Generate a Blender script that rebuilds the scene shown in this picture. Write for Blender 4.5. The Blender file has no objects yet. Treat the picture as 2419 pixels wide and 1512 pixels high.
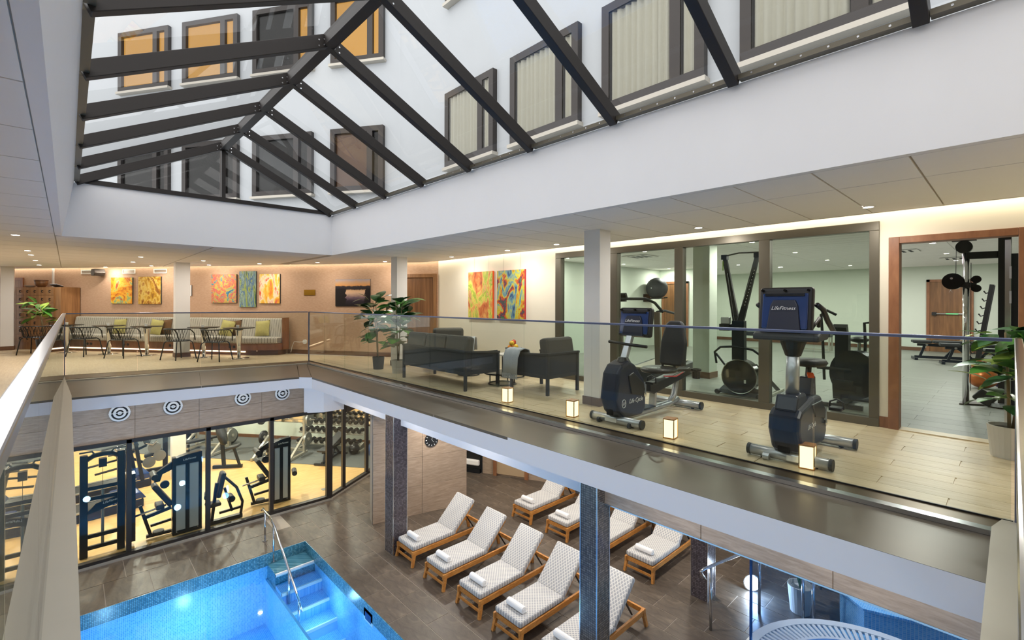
import bpy, math, random
from mathutils import Matrix, Vector, Euler
R = math.radians; PI = math.pi
random.seed(7)
sc = bpy.context.scene
C = sc.collection
# ---------------------------------------------------------------- camera
cam = bpy.data.cameras.new('camera'); camo = bpy.data.objects.new('camera', cam); C.objects.link(camo)
cam.sensor_width = 36; cam.lens = 36 * 1115 / 2419; cam.shift_y = -40.3 / 2419; cam.clip_start = .02; cam.clip_end = 200
camo.matrix_world = Matrix.Translation((0, 0, 1.35)) @ Matrix.Rotation(R(-43.25), 4, 'Z') @ Matrix.Rotation(R(90), 4, 'X') @ Matrix.Rotation(.0028, 4, 'Z')
sc.camera = camo
# ---------------------------------------------------------------- world and exposure
w = bpy.data.worlds.new('sky'); sc.world = w; w.use_nodes = True
bg = w.node_tree.nodes['Background']; bg.inputs[0].default_value = (1., .985, .97, 1); bg.inputs[1].default_value = 1.12
sc.view_settings.view_transform = 'Standard'; sc.view_settings.look = 'None'
sc.view_settings.exposure = 1.0; sc.view_settings.gamma = 1
sc.cycles.use_denoising = True
sc.cycles.max_bounces = 10; sc.cycles.diffuse_bounces = 4; sc.cycles.glossy_bounces = 4; sc.cycles.transparent_max_bounces = 24
sc.cycles.sample_clamp_indirect = 6; sc.cycles.caustics_reflective = False; sc.cycles.caustics_refractive = False
LV = dict(down=8.5, cafe=5.5, cove=3.1, low=17., gymlow=34., gymup=17., soffit=6., pool=14., lantern=1.15, window=2.4)
# ---------------------------------------------------------------- mesh helpers
class M:
    def __init__(s): s.v = []; s.f = []
    def add(s, vs, fs):
        o = len(s.v); s.v += [tuple(p) for p in vs]; s.f += [tuple(i + o for i in f) for f in fs]; return s
    def box(s, a, b):
        x0, y0, z0 = a; x1, y1, z1 = b
        return s.add([(x0,y0,z0),(x1,y0,z0),(x1,y1,z0),(x0,y1,z0),(x0,y0,z1),(x1,y0,z1),(x1,y1,z1),(x0,y1,z1)],
                     [(0,3,2,1),(4,5,6,7),(0,1,5,4),(1,2,6,5),(2,3,7,6),(3,0,4,7)])
    def obox(s, c, size, rot=(0, 0, 0)):
        m = Euler(rot).to_matrix(); h = [k / 2 for k in size]; c = Vector(c)
        vs = [c + m @ Vector((sx*h[0], sy*h[1], sz*h[2])) for sx, sy, sz in
              ((-1,-1,-1),(1,-1,-1),(1,1,-1),(-1,1,-1),(-1,-1,1),(1,-1,1),(1,1,1),(-1,1,1))]
        return s.add(vs, [(0,3,2,1),(4,5,6,7),(0,1,5,4),(1,2,6,5),(2,3,7,6),(3,0,4,7)])
    def bar(s, p, q, w=.05, h=None, up=(0, 0, 1), w2=None, h2=None):
        h = w if h is None else h; w2 = w if w2 is None else w2; h2 = h if h2 is None else h2
        p = Vector(p); q = Vector(q); d = (q - p).normalized(); u = Vector(up)
        if abs(d.dot(u)) > .99: u = Vector((1, 0, 0))
        a = d.cross(u).normalized(); b = a.cross(d).normalized(); vs = []
        for o, ww, hh in ((p, w, h), (q, w2, h2)):
            for sx, sy in ((-1, -1), (1, -1), (1, 1), (-1, 1)): vs.append(o + a * (sx * ww / 2) + b * (sy * hh / 2))
        return s.add(vs, [(0,1,2,3),(7,6,5,4),(0,4,5,1),(1,5,6,2),(2,6,7,3),(3,7,4,0)])
    def tube(s, pts, r, n=8, close=False):
        pts = [Vector(p) for p in pts]; k = len(pts); rs = r if isinstance(r, (list, tuple)) else [r] * k
        vs = []; ref = None
        for i, p in enumerate(pts):
            a = pts[(i - 1) % k] if (close or i) else p; b = pts[(i + 1) % k] if (close or i < k - 1) else p
            d = (b - a).normalized()
            if ref is None:
                ref = Vector((0, 0, 1)) if abs(d.z) < .9 else Vector((1, 0, 0))
            x = d.cross(ref).normalized(); y = x.cross(d).normalized(); ref = y
            for j in range(n):
                t = 2 * PI * j / n; vs.append(p + x * (rs[i] * math.cos(t)) + y * (rs[i] * math.sin(t)))
        fs = []
        for i in range(k if close else k - 1):
            for j in range(n):
                a = i * n + j; b = i * n + (j + 1) % n; c = ((i + 1) % k) * n
                fs.append((a, b, c + (j + 1) % n, c + j))
        if not close: fs += [tuple(range(n))[::-1], tuple((k - 1) * n + j for j in range(n))]
        return s.add(vs, fs)
    def cyl(s, p, q, r, r2=None, n=16): return s.tube([p, q], [r, r if r2 is None else r2], n)
    def lathe(s, prof, c=(0, 0, 0), n=24):
        vs = []; fs = []; k = len(prof)
        for r, z in prof:
            for j in range(n):
                t = 2 * PI * j / n; vs.append((c[0] + r * math.cos(t), c[1] + r * math.sin(t), c[2] + z))
        for i in range(k - 1):
            for j in range(n): fs.append((i*n+j, i*n+(j+1)%n, (i+1)*n+(j+1)%n, (i+1)*n+j))
        if k >= 4 and prof[0][1] == prof[-1][1] and min(prof[0][0], prof[-1][0]) > .005:
            for j in range(n): fs.append(((k-1)*n+j, (k-1)*n+(j+1)%n, (j+1)%n, j))
        else: fs += [tuple(range(n))[::-1], tuple((k-1)*n+j for j in range(n))]
        return s.add(vs, fs)
    def sphere(s, c, r, n=16, m=10, sc_=(1, 1, 1)):
        vs = [(c[0], c[1], c[2] - r * sc_[2])]; fs = []
        for i in range(1, m):
            a = -PI / 2 + PI * i / m
            for j in range(n):
                t = 2*PI*j/n; vs.append((c[0]+r*sc_[0]*math.cos(a)*math.cos(t), c[1]+r*sc_[1]*math.cos(a)*math.sin(t), c[2]+r*sc_[2]*math.sin(a)))
        vs.append((c[0], c[1], c[2] + r * sc_[2])); L = len(vs) - 1
        for j in range(n):
            fs.append((0, 1+(j+1)%n, 1+j)); fs.append((L, L-n+j, L-n+(j+1)%n))
        for i in range(m - 2):
            for j in range(n): fs.append((1+i*n+j, 1+i*n+(j+1)%n, 1+(i+1)*n+(j+1)%n, 1+(i+1)*n+j))
        return s.add(vs, fs)
    def prism(s, poly, z0, z1):
        n = len(poly)
        if sum(poly[i][0]*poly[(i+1)%n][1]-poly[(i+1)%n][0]*poly[i][1] for i in range(n)) < 0: poly = poly[::-1]
        return s.add([(x, y, z0) for x, y in poly] + [(x, y, z1) for x, y in poly],
                     [tuple(range(n))[::-1], tuple(range(n, 2*n))] + [(i, (i+1)%n, n+(i+1)%n, n+i) for i in range(n)])
    def profile(s, poly, y0, y1):      # side profile in x,z extruded along y
        n = len(poly)
        if sum(poly[i][0]*poly[(i+1)%n][1]-poly[(i+1)%n][0]*poly[i][1] for i in range(n)) > 0: poly = poly[::-1]
        return s.add([(x, y0, z) for x, z in poly] + [(x, y1, z) for x, z in poly],
                     [tuple(range(n))[::-1], tuple(range(n, 2*n))] + [(i, (i+1)%n, n+(i+1)%n, n+i) for i in range(n)])
    def xf(s, mat):
        s.v = [tuple(mat @ Vector(p)) for p in s.v]; return s
def put(name, mesh, mat, parent=None, bev=0, smooth=False, seg=2):
    me = bpy.data.meshes.new(name); me.from_pydata(mesh.v, [], mesh.f); me.update()
    if mat: me.materials.append(MT[mat] if isinstance(mat, str) else mat)
    if smooth:
        for p in me.polygons: p.use_smooth = True
    o = bpy.data.objects.new(name, me); C.objects.link(o)
    if parent: o.parent = parent
    if bev:
        b = o.modifiers.new('bevel', 'BEVEL'); b.width = bev; b.segments = seg; b.limit_method = 'ANGLE'; b.angle_limit = R(50)
        if smooth is None: pass
    return o
def share(name, me, parent=None, loc=(0, 0, 0), rot=(0, 0, 0), scl=(1, 1, 1)):
    o = bpy.data.objects.new(name, me); C.objects.link(o); o.parent = parent
    o.location = loc; o.rotation_euler = rot; o.scale = scl; return o
def tag(o, label=None, cat=None, group=None, kind=None):
    if label: o['label'] = label
    if cat: o['category'] = cat
    if group: o['group'] = group
    if kind: o['kind'] = kind
    return o
def thing(name, label, cat, loc=(0, 0, 0), rz=0, group=None):
    o = bpy.data.objects.new(name, None); C.objects.link(o); o.empty_display_size = .1
    o.location = loc; o.rotation_euler = (0, 0, rz); return tag(o, label, cat, group)
def struct(name, mesh, mat, label, cat=None, bev=0):
    return tag(put(name, mesh, mat, bev=bev), label, cat or name.split('_')[0], kind='structure')
def ctree(o, label=None, loc=None, rz=None, parent=None):
    c = o.copy(); C.objects.link(c); c.parent = parent
    for ch in list(o.children): ctree(ch, parent=c)
    if label: c['label'] = label
    if loc is not None: c.location = loc
    if rz is not None: c.rotation_euler = (0, 0, rz)
    return c
def lamp(kind, loc, power, col, parent=None, size=.12, rot=(0, 0, 0), spread=None, name='bulb'):
    l = bpy.data.lights.new(name, kind); l.energy = power; l.color = col
    if kind == 'AREA': l.shape = 'DISK'; l.size = size; l.spread = spread or PI
    elif kind in ('POINT', 'SPOT'):
        l.shadow_soft_size = size
        if kind == 'SPOT': l.spot_size = spread or R(150); l.spot_blend = .6
    o = bpy.data.objects.new(name, l); C.objects.link(o); o.location = loc; o.rotation_euler = rot; o.parent = parent; return o
def text(name, body, size, mat, parent, loc, rot, shear=.35, extrude=.001):
    cu = bpy.data.curves.new(name, 'FONT'); cu.body = body; cu.size = size; cu.shear = shear; cu.extrude = extrude; cu.align_x = 'CENTER'; cu.align_y = 'CENTER'; cu.resolution_u = 2
    t = bpy.data.objects.new(name, cu); C.objects.link(t); bpy.context.view_layer.update()
    me = bpy.data.meshes.new_from_object(t.evaluated_get(bpy.context.evaluated_depsgraph_get()))
    bpy.data.objects.remove(t); bpy.data.curves.remove(cu); me.materials.clear(); me.materials.append(MT[mat])
    return share(name, me, parent, loc, rot)

ORD = ['first', 'second', 'third', 'fourth', 'fifth', 'sixth', 'seventh', 'eighth', 'ninth', 'tenth', 'eleventh', 'twelfth']
# ---------------------------------------------------------------- materials
MT = {}
def lin(c):
    if isinstance(c, str): c = tuple(int(c[i:i+2], 16) / 255 for i in (0, 2, 4))
    return tuple(x / 12.92 if x <= .04045 else ((x + .055) / 1.055) ** 2.4 for x in c) + (1,)
class NT:
    def __init__(s, name):
        m = bpy.data.materials.new(name); m.use_nodes = True; s.m = m; s.t = m.node_tree; s.n = s.t.nodes; s.b = s.n['Principled BSDF']; MT[name] = m
    def new(s, kind, **kw):
        x = s.n.new(kind)
        for k, v in kw.items():
            if k.startswith('i_'):
                key = k[2:]; x.inputs[int(key) if key.isdigit() else key.replace('_', ' ')].default_value = v
            else: setattr(x, k, v)
        return x
    def link(s, a, b): s.t.links.new(a, b)
    def coords(s, scale=(1, 1, 1), rot=(0, 0, 0), kind='Object'):
        tc = s.new('ShaderNodeTexCoord'); mp = s.new('ShaderNodeMapping'); mp.inputs['Scale'].default_value = scale; mp.inputs['Rotation'].default_value = rot
        s.link(tc.outputs[kind], mp.inputs[0]); return mp.outputs[0]
    def noise(s, vec, scale=5, detail=3, rough=.5, dist=0):
        x = s.new('ShaderNodeTexNoise', i_Scale=scale, i_Detail=detail, i_Roughness=rough, i_Distortion=dist); s.link(vec, x.inputs['Vector']); return x
    def ramp(s, fac, stops, interp='LINEAR'):
        x = s.new('ShaderNodeValToRGB'); cr = x.color_ramp; cr.interpolation = interp
        while len(cr.elements) < len(stops): cr.elements.new(.5)
        for e, (p, c) in zip(cr.elements, stops): e.position = p; e.color = lin(c)
        s.link(fac, x.inputs[0]); return x.outputs[0]
    def mix(s, fac, a, b, mode='MIX'):
        x = s.new('ShaderNodeMix', data_type='RGBA', blend_type=mode)
        for k, v in ((0, fac), (6, a), (7, b)):
            if hasattr(v, 'links'): s.link(v, x.inputs[k])
            else: x.inputs[k].default_value = v
        return x.outputs[2]
    def math(s, op, a, b=0.):
        x = s.new('ShaderNodeMath', operation=op)
        for k, v in ((0, a), (1, b)):
            if hasattr(v, 'links'): s.link(v, x.inputs[k])
            else: x.inputs[k].default_value = v
        return x.outputs[0]
    def rand(s, col, amt):
        oi = s.new('ShaderNodeObjectInfo'); mr = s.new('ShaderNodeMapRange'); mr.inputs[3].default_value = 1 - amt; mr.inputs[4].default_value = 1 + amt
        s.link(oi.outputs['Random'], mr.inputs[0]); hs = s.new('ShaderNodeHueSaturation'); s.link(mr.outputs[0], hs.inputs['Value']); s.link(col, hs.inputs['Color']); return hs.outputs[0]
    def bump(s, h, strength=.2, dist=.01):
        x = s.new('ShaderNodeBump', i_Strength=strength, i_Distance=dist); s.link(h, x.inputs['Height']); s.link(x.outputs[0], s.b.inputs['Normal'])
    def fin(s, col=None, rough=.5, metal=0, spec=.5):
        if col is not None:
            if hasattr(col, 'links'): s.link(col, s.b.inputs['Base Color'])
            else: s.b.inputs['Base Color'].default_value = lin(col)
        s.b.inputs['Roughness'].default_value = rough; s.b.inputs['Metallic'].default_value = metal; s.b.inputs['Specular IOR Level'].default_value = spec; return s.m
def plain(name, col, rough=.5, metal=0, var=.06, scale=6, spec=.5, rnd=0, bump=0):
    t = NT(name); c = lin(col); n = t.noise(t.coords(), scale)
    d = lambda k: tuple(min(1, x * k) for x in c[:3]) + (1,)
    col_ = t.mix(n.outputs['Fac'], d(1 - var), d(1 + var))
    if rnd: col_ = t.rand(col_, rnd)
    if bump: t.bump(n.outputs['Fac'], bump)
    return t.fin(col_, rough, metal, spec)
def wood(name, c1, c2, scale=(1, 1, 1), rough=.45, rnd=.08, ns=4., mid=None):
    t = NT(name); v = t.coords(scale); n = t.noise(v, ns, 5, .6, .6); n2 = t.noise(v, ns * 3.5, 2)
    f = t.math('ADD', t.math('MULTIPLY', n.outputs['Fac'], .75), t.math('MULTIPLY', n2.outputs['Fac'], .25))
    c = t.ramp(f, [(.32, c1), (.68, c2)] if not mid else [(.3, c1), (.5, mid), (.7, c2)])
    if rnd: c = t.rand(c, rnd)
    t.bump(n2.outputs['Fac'], .05); return t.fin(c, rough)
def emit(name, col, strength):
    t = NT(name); e = t.new('ShaderNodeEmission', i_Color=lin(col), i_Strength=strength)
    t.link(e.outputs[0], t.n['Material Output'].inputs[0]); return t.m
def glass(name, tint, ior=1.45, rough=0., tintmix=1.):
    t = NT(name); tr = t.new('ShaderNodeBsdfTransparent', i_Color=lin(tint)); gl = t.new('ShaderNodeBsdfGlossy', i_Roughness=rough)
    lw = t.new('ShaderNodeLayerWeight', i_Blend=.5); f0 = ((ior - 1) / (ior + 1)) ** 2; f5 = t.math('POWER', lw.outputs['Facing'], 5.); fr = t.math('ADD', t.math('MULTIPLY', f5, 1 - f0), f0)
    mx = t.new('ShaderNodeMixShader')
    t.link(fr, mx.inputs[0]); t.link(tr.outputs[0], mx.inputs[1]); t.link(gl.outputs[0], mx.inputs[2]); t.link(mx.outputs[0], t.n['Material Output'].inputs[0]); return t.m
def mosaic(name, c1, c2, grout, size, wall=True, rough=.2, depth=.3):
    t = NT(name); tc = t.new('ShaderNodeTexCoord'); sp = t.new('ShaderNodeSeparateXYZ'); t.link(tc.outputs['Object'], sp.inputs[0]); cb = t.new('ShaderNodeCombineXYZ')
    if wall: t.link(t.math('ADD', sp.outputs[0], sp.outputs[1]), cb.inputs[0]); t.link(sp.outputs[2], cb.inputs[1])
    else: t.link(sp.outputs[0], cb.inputs[0]); t.link(sp.outputs[1], cb.inputs[1])
    br = t.new('ShaderNodeTexBrick', offset=0., squash=1., i_Scale=1., i_Mortar_Size=size * .1, i_Brick_Width=size, i_Row_Height=size, i_Color1=lin(c1), i_Color2=lin(c2), i_Mortar=lin(grout))
    t.link(cb.outputs[0], br.inputs[0]); t.bump(t.math('SUBTRACT', 1., br.outputs['Fac']), depth, .004); return t.fin(br.outputs[0], rough)
plain('white', 'ECEAEA', .6, var=.01); plain('white_band', 'EDE9EA', .5, var=.01); plain('ceil', 'F0EEEC', .75, var=.012, rnd=.012)
plain('facade', 'BCC0C3', .8, var=.02, scale=2); plain('cream', 'E8E0CC', .7, var=.02); plain('column_white', 'E6E4E2', .55, var=.015)
plain('mint', 'D2DACD', .7, var=.02); plain('baseboard', '6B4A35', .5, var=.12); plain('baseboard_grey', '77685F', .5)
t = NT('tan_wall'); v = t.coords((1, 1, 6)); n = t.noise(v, 14, 3); t.bump(n.outputs['Fac'], .12); t.fin(t.ramp(n.outputs['Fac'], [(.3, 'B89679'), (.7, 'C6A58A')]), .75)
wood('oak', 'C6B08D', 'DCCAA9', (14, 1.2, 1), .38, .06, 2.2)
wood('oak_gym', 'C99F62', 'E2BC80', (1.2, 8, 1), .35, .03, 2.)
wood('walnut', '5E3F26', '946A43', (9, 9, .5), .45, .04, 1.6, '7A5433')
wood('walnut_l', '7A5433', 'A87C50', (9, 9, .5), .45, .06, 1.6)
wood('frame_wood', '7B4F34', '9A6A49', (3, 3, .8), .45, .03, 3.)
wood('teak', 'A8682A', 'CF9450', (3, 9, 9), .42, .05, 2.6)
plain('grey_plank', '8A8C84', .42, var=.1, scale=3, rnd=.07)
t = NT('stone'); v = t.coords((2.2, .9, 1)); n = t.noise(v, 3, 7, .62, 1.2); n2 = t.noise(v, 16, 4)
c = t.ramp(n.outputs['Fac'], [(.28, '423A32'), (.5, '5C5147'), (.68, '6C6053'), (.8, '8A7E70')]); t.bump(n2.outputs['Fac'], .15); t.fin(t.rand(c, .14), .42)
plain('grout', 'A1968A', .8); plain('rubber', '5F6262', .7, var=.1, scale=30)
t = NT('tile_wall'); v = t.coords((.8, .8, 7)); n = t.noise(v, 6, 6, .6, .5); t.bump(n.outputs['Fac'], .08); t.fin(t.rand(t.ramp(n.outputs['Fac'], [(.3, '94806E'), (.7, 'B49F8B')]), .03), .4)
t = NT('bronze'); n = t.noise(t.coords(), 1.5); t.fin(t.ramp(n.outputs['Fac'], [(.3, '625A4F'), (.7, '6A6156')]), .34, .3)
plain('bronze_dark', '6B5C48', .32, .8, var=.05); plain('silver_rail', 'C3C6CA', .22, .9, var=.02); plain('kerb', 'BDB7AB', .35, .3, var=.03)
plain('frame_dark', '655F52', .38, .5, var=.04); plain('frame_black', '3A3634', .4, .4, var=.05); plain('rafter', '211B18', .5, .1, var=.06)
plain('steel', 'CFD0D2', .18, 1., var=.02); plain('chrome', 'E6E6E6', .08, 1., var=.01); plain('silver_paint', 'C2C5CA', .3, .6, var=.02)
plain('black', '17181A', .4, var=.1); plain('black_gloss', '101216', .12, var=.1); plain('navy', '1A2136', .3, var=.08); plain('navy_gloss', '1F3A6E', .12, var=.05)
plain('machine', '1C2430', .35, .3, var=.08); plain('pad', '25282C', .5, var=.08, scale=20); plain('iron', '8F9290', .4, .7, var=.08); plain('silver_frame', 'B9B7AC', .35, .5, var=.04)
plain('charcoal', '34373C', .85, var=.12, scale=60, bump=.2); plain('cushion_grey', '55534F', .9, var=.08, scale=40, bump=.15)
plain('throw', 'A9AEB3', .95, var=.12, scale=60, bump=.3); plain('towel', 'EFEDEC', .95, var=.03, scale=80, bump=.3)
plain('pot_dark', '34363A', .6); plain('pot_beige', 'B9B2A4', .7); plain('pot_white', 'CFCBC4', .5); plain('soil', '3A2A1E', .9, var=.3, scale=30); plain('stem', '7A6A4B', .8, var=.15)
plain('table_top', '241E1B', .25, var=.1); plain('orange', 'E4561E', .4); plain('red', 'B3202A', .5); plain('purple', '5A3FA0', .4); plain('copper', 'B9672F', .3, .4, var=.15)
plain('brass', 'C79A3E', .2, 1., var=.05); plain('pillow_green', 'B9AE6C', .85, var=.25, scale=45, bump=.3); plain('pillow_brown', '6B4A2A', .85, var=.1)
plain('speaker', '4B443E', .6); plain('frosted', 'C3C8D2', .45, var=.04); plain('lime', '8FB03A', .5); plain('fruit_orange', 'E88A1E', .5, rnd=.06); plain('fruit_red', 'C23A1E', .4); plain('fruit_yellow', 'E8B92E', .45)
plain('curtain', 'CCC7B5', .9, var=.05, scale=30); MT['curtain'].node_tree.nodes['Principled BSDF'].inputs['Emission Color'].default_value = lin('E8E0C4'); MT['curtain'].node_tree.nodes['Principled BSDF'].inputs['Emission Strength'].default_value = .03; plain('ceil_gap', 'B9B2A8', .8, var=.02); plain('cap_blue', '6A7390', .3, .6, var=.03); plain('ball_blue', '1E3A66', .35); plain('white_plastic', 'E8E6E2', .4); plain('room_dark', '14120F', .8)  # curtains glow faintly to stand in for room light behind them
plain('vinyl_white', 'F2F2F2', .5, var=0); plain('brown_hair', '4A3226', .8); plain('green_light', '49C46A', .5)
for nm, a, b in (('leaf_a', '2F6B2E', '5E9A3C'), ('leaf_b', '1F4A2A', '3C6F3A'), ('leaf_c', '7FA63A', 'B5C765')):
    t = NT(nm); n = t.noise(t.coords((1, 1, 1)), 9, 2); t.fin(t.rand(t.ramp(n.outputs['Fac'], [(.3, a), (.7, b)]), .25), .35)
t = NT('stripe'); v = t.coords(); wv = t.new('ShaderNodeTexWave', wave_type='BANDS', bands_direction='X', i_Scale=4.6, i_Distortion=.15, i_Detail=1.); t.link(v, wv.inputs[0])
t.fin(t.ramp(wv.outputs['Fac'], [(.15, '8F8880'), (.3, 'DAD3C4'), (.62, 'E4DDCE'), (.8, 'B4ACA2')]), .9)
t = NT('cushion'); v = t.coords((26, 26, 26), (0, 0, R(45))); vo = t.new('ShaderNodeTexVoronoi', feature='DISTANCE_TO_EDGE', i_Randomness=0.); vo.voronoi_dimensions = '2D'; t.link(v, vo.inputs['Vector'])
vo.inputs['Scale'].default_value = 1.; t.fin(t.ramp(vo.outputs['Distance'], [(.0, 'CFCCC8'), (.1, 'CBC8C4'), (.18, 'A2A2A4'), (.4, '9A9BA0'), (.5, 'B4B3B2')]), .9)
glass('glass', 'F4F8F6', 1.42); glass('glass_roof', 'F6F7F8', 1.5); glass('glass_gym', 'EDF1EC', 1.42); glass('glass_blue', 'DFEBFB', 1.45); glass('glass_win', 'F2F3F3', 1.3); plain('cap_steel', 'A4A7AC', .28, .9, var=.02); glass('water', '9FD4F4', 1.33, .02)
glass('jar', 'E9DADA', 1.4)
mosaic('mosaic_dark', '4A4348', '6F666C', '2E2A2C', .028, True, .22); mosaic('mosaic_dark2', '5A524C', '7E756C', '2E2A2C', .028, True, .18)
mosaic('mosaic_pool', '58ABE4', '86C8F2', 'B9DDF2', .026, True, .25); mosaic('mosaic_pool_f', '58A8E2', '7CBFEE', 'AFD6F0', .026, False, .25); mosaic('mosaic_rim', '3E7E96', '6FA9BC', '2E4C58', .026, True, .25)
emit('led', 'FFF3DC', LV['cove']); emit('led_warm', 'FFD9B0', 2.6); emit('bulb_face', 'FFF6E6', 10.); emit('lantern_glow', 'FFE7B0', LV['lantern']); emit('pool_lamp', 'DCEBFF', 14.)
emit('candle', 'FFCF7A', 4.); emit('window_orange', 'F7B75C', .52); plain('reflection_pane', '6A4424', .4); emit('green_mark', '5BD67A', 1.2)  # amber window panes emit an even glow of their own
t = NT('lattice'); v = t.coords((28, 28, 28)); vo = t.new('ShaderNodeTexVoronoi', i_Randomness=0.); t.link(v, vo.inputs['Vector']); t.fin(t.ramp(vo.outputs['Distance'], [(.28, '6E5740'), (.34, 'B59C7C')]), .6)
def painting(name, stops, scale, dist, stretch=(1, 1, 1), seed=0., rot=(0, 0, 0)):
    t = NT(name); tc = t.coords(stretch, rot, 'Generated'); ad = t.new('ShaderNodeVectorMath', operation='ADD'); ad.inputs[1].default_value = (seed, seed * 1.7, seed * .6); t.link(tc, ad.inputs[0])
    n = t.noise(ad.outputs[0], scale, 4, .55, dist); n2 = t.noise(ad.outputs[0], scale * 4, 3, .6, dist * .5)
    f = t.math('ADD', t.math('MULTIPLY', n.outputs['Fac'], 1.25), t.math('MULTIPLY', n2.outputs['Fac'], .3)); f = t.math('SUBTRACT', f, .28)
    t.fin(t.ramp(f, stops), .5); return t.m
painting('art_a', [(.1, '2A1C14'), (.3, 'B85A12'), (.42, 'E89A1C'), (.52, 'E8C23C'), (.6, '7FB58A'), (.7, 'D2601E'), (.9, '3A2A20')], 1.7, 2.2, (1, 1, 1), 1.3)
painting('art_b', [(.1, '3A2A12'), (.32, 'A87418'), (.45, 'D2A22A'), (.55, 'E2C86A'), (.66, 'B4761A'), (.85, '5A3A14')], 2.2, 2.6, (1, 1, .7), 4.1)
painting('art_c', [(.1, '1E2E5A'), (.28, '2F7EA6'), (.4, 'C8B83C'), (.5, 'C2506A'), (.58, 'D98A3A'), (.7, '3E8C9C'), (.9, '4A2A5A')], 2.6, 2.0, (1, 1, 1), 7.7, (0, .6, 0))
painting('art_d', [(.1, '12241C'), (.3, '2E5A3A'), (.42, 'A3B25A'), (.5, '2C5F96'), (.6, '9CB6A0'), (.75, '2A4F2E'), (.9, '14202A')], 2.0, 2.8, (1, 1, .5), 2.2)
painting('art_e', [(.1, '5A1E3A'), (.28, 'C8286A'), (.4, 'E8891E'), (.52, 'F0C84A'), (.62, 'F2E2C4'), (.75, 'E05A1E'), (.9, 'B01E2A')], 2.0, 1.6, (1, 1, .45), 9.1)
painting('art_f', [(.08, '5A2A2E'), (.28, 'C2622E'), (.42, 'E2A15A'), (.5, 'D8CF5E'), (.58, '8FAE2C'), (.68, 'E0B070'), (.9, '8A3A22')], 1.3, 3.4, (1, 1, .7), 5.5)
painting('art_g', [(.1, '1C2A4A'), (.28, '2A4C7A'), (.38, '6E9AA0'), (.47, 'C8C22C'), (.55, 'C8501E'), (.63, '4A2A4E'), (.75, '3E8A4A'), (.9, '9A2A3E')], 2.8, 1.2, (1, 1, .8), 3.4, (0, .5, 0))
t = NT('art_lake'); tc = t.new('ShaderNodeTexCoord'); sp = t.new('ShaderNodeSeparateXYZ'); t.link(tc.outputs['Generated'], sp.inputs[0]); n = t.noise(tc.outputs['Generated'], 7, 5, .6)
zz = t.math('ADD', sp.outputs[2], t.math('MULTIPLY', t.math('SUBTRACT', n.outputs['Fac'], .5), .14))
base = t.ramp(zz, [(.0, '0E0A0E'), (.2, '2A2230'), (.32, '6A5664'), (.5, 'D6B294'), (.58, 'D8B08A'), (.63, '1E1A1E'), (.74, '2E2830'), (.77, 'D89A5A'), (.88, 'C8A07A'), (1., 'A8A0A8')])
dx = t.math('ABSOLUTE', t.math('SUBTRACT', sp.outputs[0], .42)); edge = t.math('ADD', t.math('MULTIPLY', dx, 2.2), t.math('MULTIPLY', n.outputs['Fac'], .5))
msk = t.math('MULTIPLY', t.math('GREATER_THAN', edge, .85), t.math('LESS_THAN', zz, .66))
t.fin(t.mix(msk, base, lin('120E12')), .35)
# ================================================================ STRUCTURE, UPPER LEVEL
FL = -3.54; CE = 2.32
P0 = Vector((6.5, 9.5)); P1 = Vector((4.35, 12.95)); P2 = Vector((-1.3, 20.7))
E1 = (P2 - P1).normalized(); N1 = Vector((-E1.y, E1.x)) if (Vector((-E1.y, E1.x)).dot(-P1) > 0) else Vector((E1.y, -E1.x))
E0 = (P1 - P0).normalized(); N0 = Vector((-E0.y, E0.x)) if (Vector((-E0.y, E0.x)).dot(-P1) > 0) else Vector((E0.y, -E0.x))
def W(s, d=0., z=0.): p = P1 + E1 * s + N1 * d; return (p.x, p.y, z)
def W0(s, d=0., z=0.): p = P0 + E0 * s + N0 * d; return (p.x, p.y, z)
A1 = math.atan2(E1.y, E1.x); A0 = math.atan2(E0.y, E0.x)      # wall headings
GR = [(4.27, -.02), (4.07, 11.2), (-.05, 11.95), (-.09, -.02)]  # balustrade corners: near right, far right, far left, near left
# upper floor slab around the opening
m = M(); m.prism([(4.27, -3), (6.5, -3), (6.5, 9.5), (4.35, 12.95), (4.07, 11.2)], -.18, -.005)
m.prism([(-7, 11.95), (-.05, 11.95), (4.07, 11.2), (4.35, 12.95), (-1.3, 20.7), (-2.2, 22), (-7, 22)], -.18, 0)
m.prism([(-7, -3), (-.09, -3), (-.09, 11.95), (-7, 11.95)], -.18, 0); m.prism([(-.09, -3), (4.27, -3), (4.27, -.02), (-.09, -.02)], -.18, 0)
floor_u = struct('floor', m, 'oak', 'pale oak plank floor of the upper gallery around the opening', 'floor')
pl = M().box((0, 0, -.02), (.186, 1.2, 0)); pm = None; k = 0
for i in range(12):
    for j in range(-1, 11):
        x = 4.27 + i * .19; y = -.6 + j * 1.21 + (i % 3) * .4 - .3
        if y > 10.6 or x > 6.4 or (y + .6 > 9.5 + (6.5 - x) * 1.4): continue
        if k == 0: o = put('plank', pl, 'oak', floor_u, bev=.002, seg=1); pm = o.data; pmod = o
        else:
            o = share('plank', pm, floor_u)
        o.location = (x, y, 0.001); k += 1
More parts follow.
